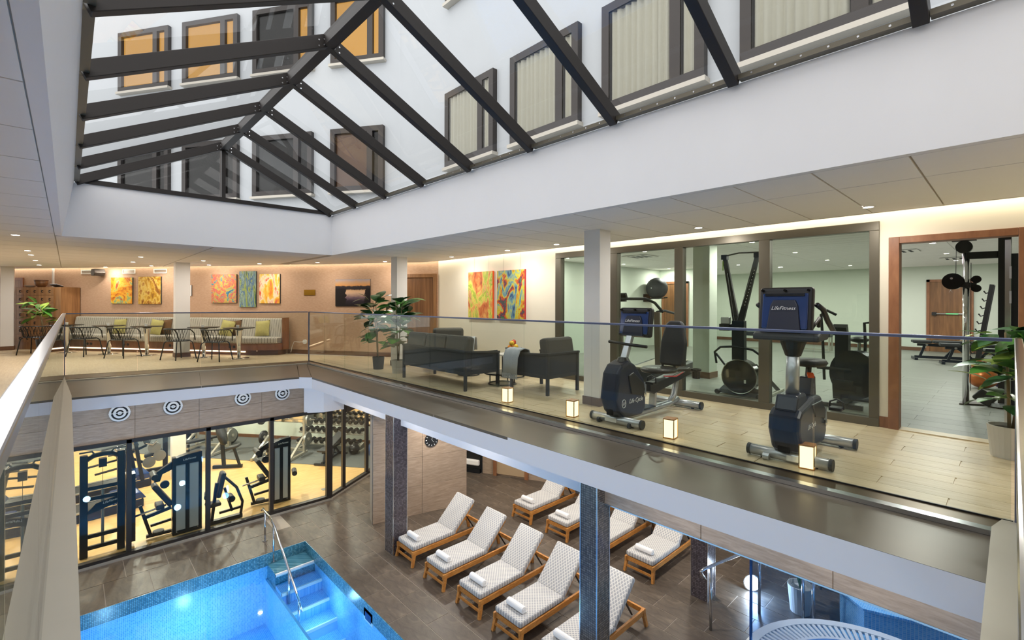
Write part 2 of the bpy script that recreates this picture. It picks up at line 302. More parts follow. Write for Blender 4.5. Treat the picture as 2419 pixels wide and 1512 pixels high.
# bronze ledge, silver channel, white fascia below
lg = tag(thing('trim_1', 'wide glossy bronze metal ledge running round the opening below the glass balustrade', 'ledge'), kind='structure')
ys = [.09, 2.3, 4.9, 7.2]
for a, b in zip(ys, ys[1:]):
    fx = lambda y: 4.0 - .0095 * y; gx_ = lambda y: 3.31 - .0046 * y
    put('ledge_panel', M().prism([(gx_(a) , a + .002), (fx(a), a + .002), (fx(b), b - .002), (gx_(b), b - .002)], -.06, -.03), 'bronze', lg)
put('ledge_panel', M().prism([(3.277, 7.202), (3.93, 7.202), (3.9, 10.85), (3.27, 8.84)], -.06, -.03), 'bronze', lg)
put('ledge_panel', M().prism([(3.266, 8.845), (3.895, 10.86), (3.7, 10.87), (3.114, 9.03)], -.06, -.03), 'bronze', lg)
put('ledge_panel', M().prism([(3.11, 9.03), (3.69, 10.88), (1.9, 11.06), (1.6, 9.148)], -.06, -.03), 'bronze', lg)
put('ledge_panel', M().prism([(1.597, 9.148), (1.896, 11.06), (-.02, 11.22), (.04, 9.27)], -.06, -.03), 'bronze', lg)
s = tag(thing('trim_2', 'narrow bronze strip at the foot of the glass panels beside the floor edge', 'trim'), kind='structure')
put('strip', M().prism([(4.08, .09), (4.262, .05), (4.06, 11.18), (3.985, 10.92)], -.05, -.004), 'bronze_dark', s)
put('strip', M().prism([(3.985, 10.93), (4.06, 11.19), (-.05, 11.93), (-.04, 11.32)], -.05, -.004), 'bronze_dark', s)
s = tag(thing('trim_3', 'thin silver channel between the bronze strip and the ledge', 'trim'), kind='structure')
put('channel', M().prism([(4.003, .03), (4.078, .03), (3.982, 10.92), (3.91, 10.86)], -.05, .002), 'silver_rail', s)
put('channel', M().prism([(3.91, 10.87), (3.982, 10.93), (-.04, 11.315), (-.04, 11.23)], -.05, -.01), 'kerb', s)
put('rubber_line', M().prism([(4.262, .0), (4.275, .0), (4.075, 11.2), (4.062, 11.2)], -.05, .006), 'black', s)
edge = [(3.31, -.1), (3.27, 8.84), (3.11, 9.03), (.04, 9.27)]
s = tag(thing('trim_4', 'smooth white fascia band below the bronze ledge', 'fascia'), kind='structure')
for (a, b) in zip(edge, edge[1:]):
    a = Vector(a); b = Vector(b); n = Vector((b.y - a.y, -(b.x - a.x))).normalized() * .05
    put('fascia_panel', M().prism([a, b, b + n, a + n], -.235, -.032), 'white_band', s)
m = M(); m.prism([(-.09, -.02), (.04, .09), (.04, 9.27), (-.03, 11.23), (-.05, 11.95)], -.5, .004); struct('trim_5', m, 'kerb', 'brushed metal kerb under the left balustrade', 'kerb')
m = M(); m.prism([(-.09, -.03), (4.3, -.03), (4.3, .04), (4.08, .09), (.04, .09)], -.5, .004); struct('trim_6', m, 'kerb', 'brushed metal kerb under the near balustrade', 'kerb')
# glass balustrade
def rail(label, a, b, cuts, cap, capw=.028, caph=.022):
    a = Vector(a); b = Vector(b); dd_ = (b - a).normalized() * .025; a = a + dd_; b = b - dd_; t = thing('glass_balustrade', label, 'balustrade'); L = (b - a).length; d = (b - a) / L; n = Vector((-d.y, d.x)) * .007
    c = [0.] + [x * L for x in cuts] + [L]
    for i in range(len(c) - 1):
        p = a + d * (c[i] + .004); q = a + d * (c[i + 1] - .004)
        put('glass_panel', M().prism([p - n, q - n, q + n, p + n], .002, 1.118), 'glass', t)
    put('top_rail', M().bar((a.x, a.y, 1.129), (b.x, b.y, 1.129), capw, caph), cap, t, bev=.004)
    return t
def rcut(ys): return [(y + .02) / 11.22 for y in ys]
r1 = rail('long glass balustrade in front of the exercise bikes on the right', GR[0], GR[1], rcut([1.05, 2.12, 3.18, 4.23, 5.28, 6.31, 7.33, 8.34, 9.34, 10.34]), 'cap_blue')
r2 = rail('glass balustrade across the far end before the cafe tables', GR[1], GR[2], [.25, .5, .75], 'cap_blue')
r3 = rail('glass balustrade with a bright steel cap running away on the left', GR[2], GR[3], [.1, .2, .3, .4, .5, .6, .7, .8, .9], 'cap_steel', .045, .03)
r4 = rail('glass balustrade at the near edge beside the camera', GR[3], GR[0], [.25, .5, .75], 'steel', .035, .025)
for r, (x, y) in ((r1, GR[0]), (r2, GR[1]), (r3, GR[2])): put('corner_post', M().box((x - .014, y - .014, 0), (x + .014, y + .014, 1.13)), 'cap_blue', r)
# ---------------------------------------------------------------- ceiling with rooflight shaft
m = M(); Z1 = CE + .06
m.prism([(4.02, -3), (6.36, -3), (6.36, 9.4), (4.22, 12.85), (4.02, 12.6)], CE + .012, Z1)
m.prism([(-7, 9.67), (4.02, 9.67), (4.02, 13.0), (4.2, 12.9), (-1.35, 20.5), (-2, 21.5), (-7, 21.5)], CE + .012, Z1)
m.prism([(-7, -3), (-.14, -3), (-.14, 9.67), (-7, 9.67)], CE + .012, Z1); m.prism([(-.14, -3), (4.02, -3), (4.02, -1.97), (-.14, -1.97)], CE + .012, Z1)
ceil = struct('ceiling', m, 'white', 'white panelled ceiling of the gallery around the rooflight shaft', 'ceiling'); ceil.data.materials[0] = MT['ceil_gap']
pan = {}
def clip(poly, p, n):
    out = []
    for i in range(len(poly)):
        a = Vector(poly[i]); b = Vector(poly[(i + 1) % len(poly)]); da = (a - p).dot(n); db_ = (b - p).dot(n)
        if da >= 0: out.append(a)
        if (da >= 0) != (db_ >= 0): out.append(a.lerp(b, da / (da - db_)))
    return out
def panel(x0, y0, x1, y1, nm='ceiling_panel'):
    q = .007; full = [(x0 + q, y0 + q), (x1 - q, y0 + q), (x1 - q, y1 - q), (x0 + q, y1 - q)]; cl_ = clip(clip(full, P1 + N1 * .15, N1), P0 + N0 * .15, N0)
    if len(cl_) < 3: return
    if len(cl_) != 4 or any((Vector(a) - b).length > 1e-4 for a, b in zip(full, cl_)): put(nm, M().prism([tuple(v) for v in cl_], CE, CE + .011), 'ceil', ceil); return
    key = (round(x1 - x0, 3), round(y1 - y0, 3))
    if key not in pan: o = put(nm, M().box((.007, .007, 0), (key[0] - .007, key[1] - .007, .011)), 'ceil', ceil); pan[key] = o.data
    else: o = share(nm, pan[key], ceil)
    o.location = (x0, y0, CE)
for k in range(-4, 21):
    y = .47 + k * .565
    if y < 12.2: panel(4.02, y, 4.75, y + .565)
    panel(4.75, y, 6.24, y + .565)
for k in range(27): panel(-2.14, -1. + k * .8, -.14, -.2 + k * .8)
for k in range(12):
    y = 9.67 + k * .8
    for x in (-.14, 1.88):
        panel(x, y, x + 2.01, y + .8)
for k in range(3): panel(-4.15, 9.67 + k * 3, -2.14, 12.67 + k * 3)
# coves: glowing strips between ceiling edge and walls
def strip(name, label, a, b, n, mat='led'):
    a = Vector(a); b = Vector(b); n = Vector(n)
    o = put(name, M().prism([a + n * .03, b + n * .03, b + n * .13, a + n * .13], CE + .03, CE + .05), mat); tag(o, label, 'cove light')
strip('cove_light', 'bright light strip along the top of the tan wall behind the bench', P1, P2 + E1 * 1.1, N1)
strip('cove_light', 'light strip above the dark lake photograph and the far door', P0, P1, N0)
strip('cove_light', 'long light strip along the top of the gym glass wall', (6.5, -3), (6.5, 9.5), (-1, 0))
# rooflight shaft and roof
m = M(); m.box((3.95, -1.9, CE), (4.02, 9.6, 3.13)); m.box((-.07, 9.6, CE), (4.02, 9.67, 3.13)); m.box((-.07, -1.97, CE), (4.02, -1.9, 3.13))
m.add([(-.07, -1.9, CE), (-.07, 9.6, CE), (.06, 9.6, 3.13), (.06, -1.9, 3.13), (-.14, -1.9, CE), (-.14, 9.6, CE), (-.01, 9.6, 3.13), (-.01, -1.9, 3.13)], [(0,3,2,1),(4,5,6,7),(0,1,5,4),(2,3,7,6),(1,2,6,5),(3,0,4,7)])
struct('wall_shaft', m, 'white', 'smooth white upstand walls of the rooflight shaft', 'wall')
m = M(); m.box((4.02, -4, 2.5), (19, 9.6, 3.02)); m.box((-9, -4, 2.5), (-.14, 9.6, 3.02)); m.box((-9, 9.67, 2.5), (19, 26, 3.02)); m.box((-.14, -4, 2.5), (4.02, -1.97, 3.02))
struct('roof', m, 'facade', 'flat white roof outside the glass rooflight', 'roof')
# rooflight: rafters, ridge, panes
sk = thing('rooflight', 'pitched glass rooflight with dark brown steel rafters', 'rooflight', (0, 0, 0))
BO = M(); YR = [9.57 - 1.146 * k for k in range(11)]; EX0, EX1, RX, EZ, RZ = .07, 3.92, 2.0, 3.15, 4.1
for i, y in enumerate(YR):
    wd = .085
    for x, sg in ((EX0, 1), (EX1, -1)):
        r = put('rafter', M().bar((x, y, EZ), (RX + sg * -.03, y, RZ), wd, .13), 'rafter', sk, bev=.005)
        b = BO
        for q in (.06, .12):
            for h in (-.03, .03):
                px = RX - sg * q * .9; pz = RZ - q * .45 + h
                b.cyl((px, y - wd / 2 - .004, pz), (px, y - wd / 2, pz), .009, n=6)
    if i < len(YR) - 1:
        y2 = YR[i + 1]
        for x in (EX0, EX1): put('pane', M().add([(x, y - .04, EZ + .06), (x, y2 + .04, EZ + .06), (RX, y2 + .04, RZ + .06), (RX, y - .04, RZ + .06)], [(0, 1, 2, 3)]), 'glass_roof', sk)
        put('ridge_beam', M().bar((RX, y, RZ), (RX, y2, RZ), .11, .13), 'rafter', sk)
        e = put('eaves_channel', M().box((EX1 - .05, y2 + .045, EZ - .02), (EX1 + .02, y - .045, EZ + .02)), 'frame_dark', sk)
        b = BO
        for q in range(6):
            yy = y2 + .15 + q * .17; b.cyl((EX1 - .052, yy, EZ), (EX1 - .046, yy, EZ), .008, n=6)
        put('eaves_channel', M().box((EX0 - .02, y2 + .045, EZ - .02), (EX0 + .05, y - .045, EZ + .02)), 'frame_dark', sk)
gy_ = 9.6; tag(put('bolt_heads', BO, 'steel', sk), kind='stuff')
put('gable_rail', M().box((EX0, gy_ - .03, 3.13), (EX1, gy_ + .03, 3.2)), 'rafter', sk); put('gable_mullion', M().box((RX - .03, gy_ - .03, 3.2), (RX + .03, gy_ + .03, RZ)), 'rafter', sk)
for x in (EX0, EX1): put('gable_pane', M().add([(x, gy_ + .03, 3.2), (RX, gy_ + .03, 3.2), (RX, gy_ + .03, RZ)], [(0, 1, 2)]), 'glass_roof', sk)
# ---------------------------------------------------------------- courtyard facades
FA = Vector((5.6, 9.76)); FB = Vector((-3.0, 22.9)); FE = (FB - FA).normalized(); FN = Vector((FE.y, -FE.x)); FN = FN if FN.dot(-FA) > 0 else -FN
def Fp(s, d=0., z=0.): p = FA + FE * s + FN * d; return Vector((p.x, p.y, z))
m = M(); m.box((5.6, -4, 3.02), (5.9, 9.9, 12)); struct('wall_courtyard_right', m, 'facade', 'white rendered courtyard wall with curtained windows', 'wall')
m = M(); m.prism([FA, FB, FB - FN * .3, FA - FN * .3], 3.02, 12); struct('wall_courtyard_far', m, 'facade', 'white rendered courtyard wall with amber windows beyond the rooflight', 'wall')
wn = [0]
def win(label, p, e, n, wd, h, z, kind):
    wn[0] += 1; p = Vector((p.x, p.y, 0)); e = Vector((e.x, e.y, 0)); n = Vector((n.x, n.y, 0))
    t = tag(thing('window_%d' % wn[0], label, 'window'), kind='structure')
    q = lambda a, d, zz: p + e * a + n * d + Vector((0, 0, z + zz))
    def slab(nm, a0, a1, z0, z1, d0, d1, mat, par=t):
        vs = [q(a0, d0, z0), q(a1, d0, z0), q(a1, d1, z0), q(a0, d1, z0), q(a0, d0, z1), q(a1, d0, z1), q(a1, d1, z1), q(a0, d1, z1)]
        return put(nm, M().add(vs, [(0,3,2,1),(4,5,6,7),(0,1,5,4),(1,2,6,5),(2,3,7,6),(3,0,4,7)]), mat, par)
    fw = .12; tr = wd * .70
    for a0, a1, z0, z1 in ((0, wd, 0, fw), (0, wd, h - fw, h), (0, fw, fw, h - fw), (wd - fw, wd, fw, h - fw), (tr, tr + .14, fw, h - fw)): slab('frame_bar', a0, a1, z0, z1, .0, .1, 'frame_black')
    slab('sill', -.03, wd + .03, -.06, 0, .0, .14, 'kerb')
    if kind == 'curtain':
        slab('dark_room', fw, wd - fw, fw, h - fw, .0, .004, 'room_dark'); c = M(); k = 40
        for a0, a1 in ((fw + .02, tr - .02), (tr + .16, wd - fw - .02)):
            nn = max(6, int((a1 - a0) / .02)); vs = []; fs = []
            for i in range(nn + 1):
                a = a0 + (a1 - a0) * i / nn; d = .042 + .026 * math.sin(i * 1.25 + .8 * math.sin(i * .37)) + .008 * math.sin(i * 2.9); vs += [q(a, d, fw), q(a, d, h - fw)]
            for i in range(nn): fs.append((2*i, 2*i+2, 2*i+3, 2*i+1))
            cc = M().add(vs, fs); put('curtain', cc, 'curtain', t, smooth=True)
        slab('pane', fw, tr, fw, h - fw, .085, .09, 'glass_win'); slab('pane', tr + .14, wd - fw, fw, h - fw, .085, .09, 'glass_win')
    else:
        mt = 'window_orange' if kind == 'amber' else 'reflection_pane' if kind == 'copper' else 'room_dark'  # brownish pane colour paints in an orange reflection
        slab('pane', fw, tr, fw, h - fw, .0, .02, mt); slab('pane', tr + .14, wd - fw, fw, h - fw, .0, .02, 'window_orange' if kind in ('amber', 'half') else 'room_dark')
        slab('outer_glass', fw, wd - fw, fw, h - fw, .04, .045, 'glass_win')
ns = ['nearest', 'second', 'third', 'fourth']
for i, y in enumerate((.64, 2.53, 4.44, 6.36)):
    win('curtained dark-framed window in the courtyard wall, %s from the right' % ns[i], Vector((5.6, y + 1.48)), Vector((0, -1)), Vector((-1, 0)), 1.48, 1.49, 4.05, 'curtain')
for i, y in enumerate((2.53, 4.44, 6.36)):
    win('upper courtyard window above the curtained row, %s from the right' % ns[i + 1], Vector((5.6, y + 1.48)), Vector((0, -1)), Vector((-1, 0)), 1.48, 1.49, 7.35, 'curtain')
us = [(5.39, 4.63), (4.35, 3.42), (3.17, 2.23), (1.98, 1.05)]
def s_of(x): return (FA.x - x) / -FE.x
for i, (xr, xl) in enumerate(us):
    s1 = s_of(xl); wd = s1 - s_of(xr)
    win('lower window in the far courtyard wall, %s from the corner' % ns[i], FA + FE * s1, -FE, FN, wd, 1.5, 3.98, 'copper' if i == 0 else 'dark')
    win('amber glowing upper window in the far courtyard wall, %s from the corner' % ns[i], FA + FE * s1, -FE, FN, wd, 1.6, 7.03, 'half' if i == 1 else 'amber')
# ---------------------------------------------------------------- gallery walls
def wall_quad(a, b, th, z0, z1, n):
    a = Vector(a); b = Vector(b); n = Vector(n); return M().prism([a, b, b - n * th, a - n * th], z0, z1)
struct('wall_far', wall_quad(P1, P2 + E1 * 1.2, .2, 0, 2.5, N1), 'tan_wall', 'tan textured wall behind the striped bench', 'wall')
struct('wall_back', wall_quad(P0, P1, .2, 0, 2.5, N0), 'tan_wall', 'tan textured wall with the lake photograph', 'wall')
struct('baseboard_back', wall_quad(P0 + E0 * 1.02, P1, -.012, 0, .11, N0), 'baseboard', 'dark brown baseboard along the tan wall', 'baseboard')
struct('baseboard_far', wall_quad(P1, P1 + E1 * .2, -.012, 0, .11, N1), 'baseboard', 'short brown baseboard beside the bench', 'baseboard')
m = M(); m.box((6.5, 5.73, 0), (6.62, 9.5, 2.5)); m.box((6.5, -3, 2.26), (6.62, 5.73, 2.5)); m.box((6.5, .91, 0), (6.62, 1.01, 2.26)); m.box((6.5, -.05, 2.07), (6.62, .91, 2.26)); m.box((6.5, -3, 0), (6.62, -.05, 2.26))
struct('wall_right', m, 'cream', 'cream wall with the gym windows and gym doorway', 'wall')
struct('baseboard_right', M().box((6.488, .91, 0), (6.5, 1.03, .12)), 'frame_wood', 'brown baseboard between the gym window and the doorway', 'baseboard')
g = tag(thing('window_20', 'tall dark-framed glass wall between the gallery and the upper gym', 'glass wall'), kind='structure')
for y0, y1, z0, z1 in ((1.01, 5.73, 2.16, 2.26), (1.01, 5.73, 0, .09), (5.6, 5.73, .09, 2.16), (4.4, 4.54, .09, 2.16), (3.28, 3.41, .09, 2.16), (2.12, 2.25, .09, 2.16), (1.01, 1.1, .09, 2.16)): put('frame_bar', M().box((6.47, y0, z0), (6.58, y1, z1)), 'frame_dark', g, bev=.004)
for y0, y1 in ((1.1, 2.12), (2.25, 3.28), (3.41, 4.4), (4.54, 5.6)): put('pane', M().box((6.53, y0, .09), (6.54, y1, 2.16)), 'glass_gym', g)
dr = tag(thing('door_1', 'open brown-framed gym doorway with the door folded back', 'doorway'), kind='structure')
for a, b in (((6.47, .84, 0), (6.64, .93, 2.07)), ((6.47, -.08, 0), (6.64, -.03, 2.07)), ((6.47, -.03, 2.0), (6.64, .84, 2.07))): put('door_frame', M().box(a, b), 'frame_wood', dr, bev=.004)
put('threshold', M().box((6.47, -.03, 0), (6.64, .84, .012)), 'oak', dr)
lf = put('door_leaf', M().box((6.66, .02, .01), (7.45, .06, 1.98)), 'steel', dr); put('hinge_plate', M().box((6.645, .015, 1.6), (6.66, .03, 1.72)), 'silver_paint', lf); put('hinge_plate', M().box((6.645, .015, 1.36), (6.66, .03, 1.48)), 'silver_paint', lf)
dr = tag(thing('door_2', 'walnut door at the far end beside the white column', 'door', W0(.02, 0), A0), kind='structure')
put('door_leaf', M().box((.1, -.03, 0), (.88, .02, 1.96)), 'walnut', dr); sg = 1 if N0.dot(Vector((-E0.y, E0.x))) > 0 else -1
for a, b in (((.02, -.05, 0), (.1, .05, 2.05)), ((.88, -.05, 0), (.96, .05, 2.05)), ((.1, -.05, 1.96), (.88, .05, 2.05))): put('door_frame', M().box(a, b), 'walnut_l', dr, bev=.004)
def column(label, x0, y0, x1, y1, z0=0., z1=CE, mat='column_white', base='baseboard_grey'):
    c = tag(thing('column', label, 'column'), kind='structure'); put('shaft', M().box((x0, y0, z0), (x1, y1, z1 + .02)), mat, c, bev=.006)
    if base: put('plinth', M().box((x0 - .012, y0 - .012, z0), (x1 + .012, y1 + .012, z0 + .11)), base, c, bev=.003)
column('white square column beside the recumbent bike', 5.05, 3.7, 5.29, 3.96); column('white square column behind the fiddle leaf plants', 5.06, 8.93, 5.31, 9.18)
column('white square column among the cafe tables', 1.9, 13.95, 2.2, 14.25, base='baseboard'); column('white square column at the far left by the lockers', -1.36, 19.1, -1.1, 19.4, base='baseboard')
struct('wall_left', M().box((-7.1, -3, 0), (-7, 22, 2.5)), 'cream', 'cream wall on the far left of the gallery', 'wall'); struct('wall_near', M().box((-7, -3.1, 0), (6.5, -3, 2.5)), 'cream', 'cream wall behind the viewer', 'wall')
# ---------------------------------------------------------------- upper gym room
fg = struct('floor', M().box((6.5, -2, -.18), (19, 9, -.002)), 'grey_plank', 'grey plank tile floor of the upper gym', 'floor')
pl = M().box((0, 0, -.02), (.296, 1.194, 0)); k = 0
for i in range(16):
    for j in range(5):
        x = 6.62 + i * .3; y = -1.6 + j * 1.2 + (i % 2) * .6
        if k == 0: o = put('plank', pl, 'grey_plank', fg, bev=.003, seg=1); gm = o.data
        else: o = share('plank', gm, fg)
        o.location = (x, y, .001); k += 1
cg = struct('ceiling', M().box((6.62, -2, 2.45), (19, 9, 2.5)), 'ceil', 'white slatted ceiling of the upper gym', 'ceiling'); k = 0
for i in range(36):
    for j in range(4):
        x = 6.7 + i * .34; y = -1.9 + j * 2.7
        if k == 0: o = put('ceiling_plank', M().box((.008, .01, -.012), (.332, 2.69, .0)), 'ceil', cg); gm = o.data
        else: o = share('ceiling_plank', gm, cg)
        o.location = (x, y, 2.45); k += 1
struct('wall_gym_far', M().box((18, -2, 0), (18.2, 9, 2.5)), 'mint', 'pale mint wall at the back of the upper gym', 'wall'); struct('wall_gym_left', M().box((6.62, 8.0, 0), (18, 8.2, 2.5)), 'mint', 'pale mint side wall of the upper gym', 'wall')
struct('wall_gym_right', M().box((6.62, -2.1, 0), (18, -1.9, 2.5)), 'mint', 'pale mint wall behind the cable machine', 'wall'); struct('baseboard_gym', M().box((17.985, -2, 0), (18, 8, .1)), 'baseboard', 'brown baseboard at the back of the upper gym', 'baseboard')
column('mint painted column inside the upper gym', 8.38, 3.74, 8.7, 4.05, 0, 2.43, 'mint', 'baseboard')
def wood_door(label, x, y0, y1, h, num):
    d = tag(thing('door_%d' % num, label, 'door'), kind='structure'); put('door_leaf', M().box((x - .02, y0 + .07, 0), (x, y1 - .07, h - .07)), 'walnut', d)
    for a, b in (((x - .04, y0, 0), (x, y0 + .07, h)), ((x - .04, y1 - .07, 0), (x, y1, h)), ((x - .04, y0, h - .07), (x, y1, h))): put('door_frame', M().box(a, b), 'frame_wood', d)
    return d
d = wood_door('walnut emergency door with push bar at the back of the gym', 17.99, .75, 1.72, 2.05, 3)
b = put('push_bar', M().cyl((17.93, .85, 1.08), (17.93, 1.55, 1.08), .022), 'steel', d); put('push_mark', M().box((17.9, 1.05, 1.07), (17.909, 1.3, 1.09)), 'green_mark', b); put('push_end', M().box((17.9, 1.5, 1.03), (17.97, 1.6, 1.12)), 'black', b)
wood_door('walnut door behind the treadmill in the gym', 14.2, 7.0, 7.9, 2.05, 4); struct('wall_gym_return', M().box((14.2, 6.7, 0), (14.35, 8, 2.5)), 'mint', 'short mint wall carrying the door behind the treadmill', 'wall')
# ================================================================ STRUCTURE, LOWER LEVEL
PX, PY = 3.56, 9.95       # pool edges
WL = FL - .24             # water level
m = M(); m.box((PX, -3, FL - .2), (13, 11.65, FL - .004)); m.box((-3, PY, FL - .2), (PX, 11.65, FL - .004)); m.prism([(4.0, 11.65), (4.8, 11.65), (7.1, 13.1), (8.8, 11.65)], FL - .2, FL - .004)
fd = struct('floor', m, 'grout', 'dark brown stone tile deck around the pool', 'floor'); k = 0; tm = {}
def stile(x, y, wx, wy):
    key = (round(wx, 2), round(wy, 2))
    if key not in tm: o = put('stone_tile', M().box((0, 0, -.02), (wx - .011, wy - .011, 0)), 'stone', fd, bev=.002, seg=1); tm[key] = o.data
    else: o = share('stone_tile', tm[key], fd)
    o.location = (x, y, FL + random.uniform(0, .0015))
for i in range(22):                                  # right deck, rows run along y
    for j in range(16):
        x = PX + i * .42; y = -.2 + j * .84 + (i % 2) * .42
        if y > 13.0 or x > 12.2 or y + x * .2 < 2.0: continue
        if x < 4.4 and y < 3: continue
        q = Vector((4.74, 11.57)); nn_ = Vector((0, -1)) if x + .21 < 4.74 else Vector((.532, -.847)); full = [(x, y), (x + .409, y), (x + .409, y + .829), (x, y + .829)]; cp = clip(full, q, nn_)
        if len(cp) < 3: continue
        if len(cp) == 4 and all((Vector(a) - b).length < 1e-4 for a, b in zip(full, cp)): stile(x, y, .42, .84)
        else: put('stone_tile', M().prism([tuple(v) for v in cp], FL - .02, FL + .001), 'stone', fd)
for j in range(2):
    for i in range(10 if j == 0 else 9): stile(-2.64 + i * .62 + j * .62 * 0 - (.31 if j == 0 else 0) + .31, PY + .02 + j * .84, .62, .84 if j == 0 else .74)
# pool
pool = tag(thing('pool', 'blue mosaic swimming pool with corner steps', 'pool'), kind='structure'); PB = FL - 1.35
put('pool_wall', M().box((-3, PY, PB), (PX, PY + .1, WL)), 'mosaic_pool', pool); put('pool_wall', M().box((PX, -2.5, PB), (PX + .1, PY, WL)), 'mosaic_pool', pool)
put('rim', M().box((-3, PY - .012, WL), (PX - .012, PY, FL - .003)), 'mosaic_rim', pool); put('rim', M().box((PX - .012, -2.5, WL), (PX, PY, FL - .003)), 'mosaic_rim', pool)
put('pool_floor', M().box((-3, -2.5, PB - .1), (PX, PY, PB)), 'mosaic_pool_f', pool)
put('water_surface', M().add([(-3, -2.5, WL), (PX, -2.5, WL), (PX, PY, WL), (-3, PY, WL)], [(0, 1, 2, 3)]), 'water', pool)
for k in range(6):
    y1 = PY - .02 - k * .36 - (.12 if k else 0); z = WL + .03 - k * .2
    if k == 0: y1 = PY
    y0 = PY - .5 - k * .36
    s = put('step', M().box((2.84, y0, PB), (PX, y1, z)), 'mosaic_pool_f' if k else 'mosaic_rim', pool); put('nosing', M().box((2.84, y0 - .004, z - .05), (PX, y0 + .03, z + .004)), 'white_plastic', s)
put('stair_side', M().box((2.8, PY - 2.4, PB), (2.84, PY, WL - .25)), 'mosaic_pool', pool)
lt = put('pool_light', M().cyl((PX - .02, 6.9, WL - .55), (PX, 6.9, WL - .55), .1), 'pool_lamp', pool); lt2 = put('pool_light', M().cyl((PX - .02, 3.2, WL - .55), (PX, 3.2, WL - .55), .1), 'pool_lamp', pool)
sk_ = put('skimmer', M().box((PX - .012, 7.0, FL - .3), (PX, 7.3, FL - .1)), 'white_plastic', pool); put('skimmer_mouth', M().box((PX - .016, 7.05, FL - .27), (PX - .012, 7.25, FL - .15)), 'navy_gloss', sk_)
for x, y in ((.5, 8.6), (2.2, 7.6), (2.6, 5.6), (.4, 5.2), (1.6, 9.2)): lamp('POINT', (x, y, WL - .5), LV['pool'], (.8, .92, 1.), pool, .08)
lamp('POINT', (3.2, 8.3, WL - .25), LV['pool'] * .35, (.75, .9, 1.), pool, .08)
# pool handrail
hr = thing('pool_handrail', 'bent stainless handrail beside the pool steps', 'handrail')
put('top_rail', M().tube([(2.95, 10.72, -2.98), (2.95, 10.66, -2.93), (2.95, 10.2, -2.95), (2.95, 9.9, -3.04), (2.95, 8.55, -3.86), (2.95, 8.42, -4.0)], .022, 10), 'steel', hr, smooth=True)
for y, z0, z1 in ((10.5, FL, -2.94), (9.95, FL - .2, -3.02), (9.05, WL - .55, -3.55), (8.55, WL - .8, -3.86)):
    p = put('post', M().cyl((2.95, y, z0), (2.95, y, z1), .02, n=10), 'steel', hr, smooth=True); put('flange', M().cyl((2.95, y, z0), (2.95, y, z0 + .012), .05, n=16), 'steel', p)
# mosaic columns and beams
def mcol(label, x0, y0, s, mat='mosaic_dark'):
    c = tag(thing('column', label, 'column'), kind='structure'); put('shaft', M().box((x0, y0, FL), (x0 + s, y0 + s, -.3)), mat, c)
    for dx, dy in ((0, 0), (s, 0), (0, s)): put('corner_strip', M().box((x0 + dx - .006, y0 + dy - .006, FL), (x0 + dx + .006, y0 + dy + .006, -.3)), 'silver_rail', c)
mcol('dark mosaic column beside the first sun lounger', 4.58, 8.2, .3); mcol('tall dark mosaic column hiding the middle loungers', 4.6, 3.4, .25, 'mosaic_dark2'); mcol('dark mosaic column behind the back row near the spa', 7.62, 3.42, .28)
struct('trim_9', M().prism([(4.12, 11.64), (4.5, 11.4), (5.0, 11.4), (5.0, 11.64)], -1.3, -.18), 'white_band', 'white boxed corner below the fascia by the gym door', 'beam')
struct('trim_7', M().box((4.74, 3.55, -1.05), (5.0, 11.6, -.18)), 'white_band', 'white dropped beam above the lounger deck', 'beam')
bm = struct('trim_8', M().box((4.76, -2, -1.075), (5.0, 3.4, -.18)), 'grout', 'stone-clad dropped beam above the spa', 'beam'); put('light_edge', M().box((4.742, -2, -1.09), (4.76, 3.4, -1.075)), 'silver_rail', bm)
for y0, y1 in ((-2, -.1), (-.1, 1.05), (1.05, 2.2), (2.2, 3.4)): put('cladding_panel', M().box((4.743, y0 + .003, -1.075), (4.765, y1 - .003, -.2)), 'tile_wall', bm, bev=.002, seg=1)
struct('ceiling', M().prism([(5.0, -2), (13, -2), (13, 9), (8.7, 11.3), (7.0, 13.1), (4.7, 11.65), (5.0, 11.6)], -1.0, -.9), 'ceil', 'white ceiling above the lounger deck', 'ceiling')
# far tiled band with round vents, gym glazing below
fb = struct('wall_tile_band', M().box((-3, 11.68, -1.29), (4.76, 11.85, -.18)), 'grout', 'stone tile band above the lower gym windows', 'wall')
for x0, x1 in ((-2.9, -1.65), (-1.65, -.4), (-.4, .95), (.95, 2.0), (2.0, 3.2), (3.2, 4.76)):
    for z0, z1 in ((-1.29, -.92), (-.92, -.2)): put('wall_tile', M().box((x0 + .002, 11.655, z0 + .002), (x1 - .002, 11.69, z1 - .002)), 'tile_wall', fb, bev=.002, seg=1)
for i, x in enumerate((-.35, .72, 1.55, 2.81, 3.63)):
    v = thing('round_vent', 'white round ceiling-type air vent on the tile band, %s from the left' % ['first', 'second', 'third', 'fourth', 'fifth'][i], 'vent', (x, 11.65, -.76), 0, 'round vents on the tile band')
    put('dark_throat', M().cyl((0, -.008, 0), (0, .0, 0), .15, n=28), 'black', v)
    for r0, r1, d in ((.16, .128, .012), (.098, .06, .02), (.032, .008, .028)):
        put('ring', M().lathe([(r0, 0), (r0, .02), (max(r1, .004), .03), (max(r1, .004), .0)], n=28).xf(Matrix.Translation((0, -d, 0)) @ Matrix.Rotation(R(90), 4, 'X')), 'white_plastic', v, smooth=False)
    put('cross_bar', M().box((-.165, -.03, -.006), (.165, -.02, .006)), 'white_plastic', v)
g = tag(thing('window_21', 'dark-framed lower gym glazing facing the pool', 'glass wall'), kind='structure'); GT = -1.29
pts = [(-2.5, 11.65), (-.4, 11.65), (.86, 11.65), (2.16, 11.65), (3.4, 11.65), (4.74, 11.65), (5.24, 11.97), (6.17, 12.56), (6.98, 13.07)]
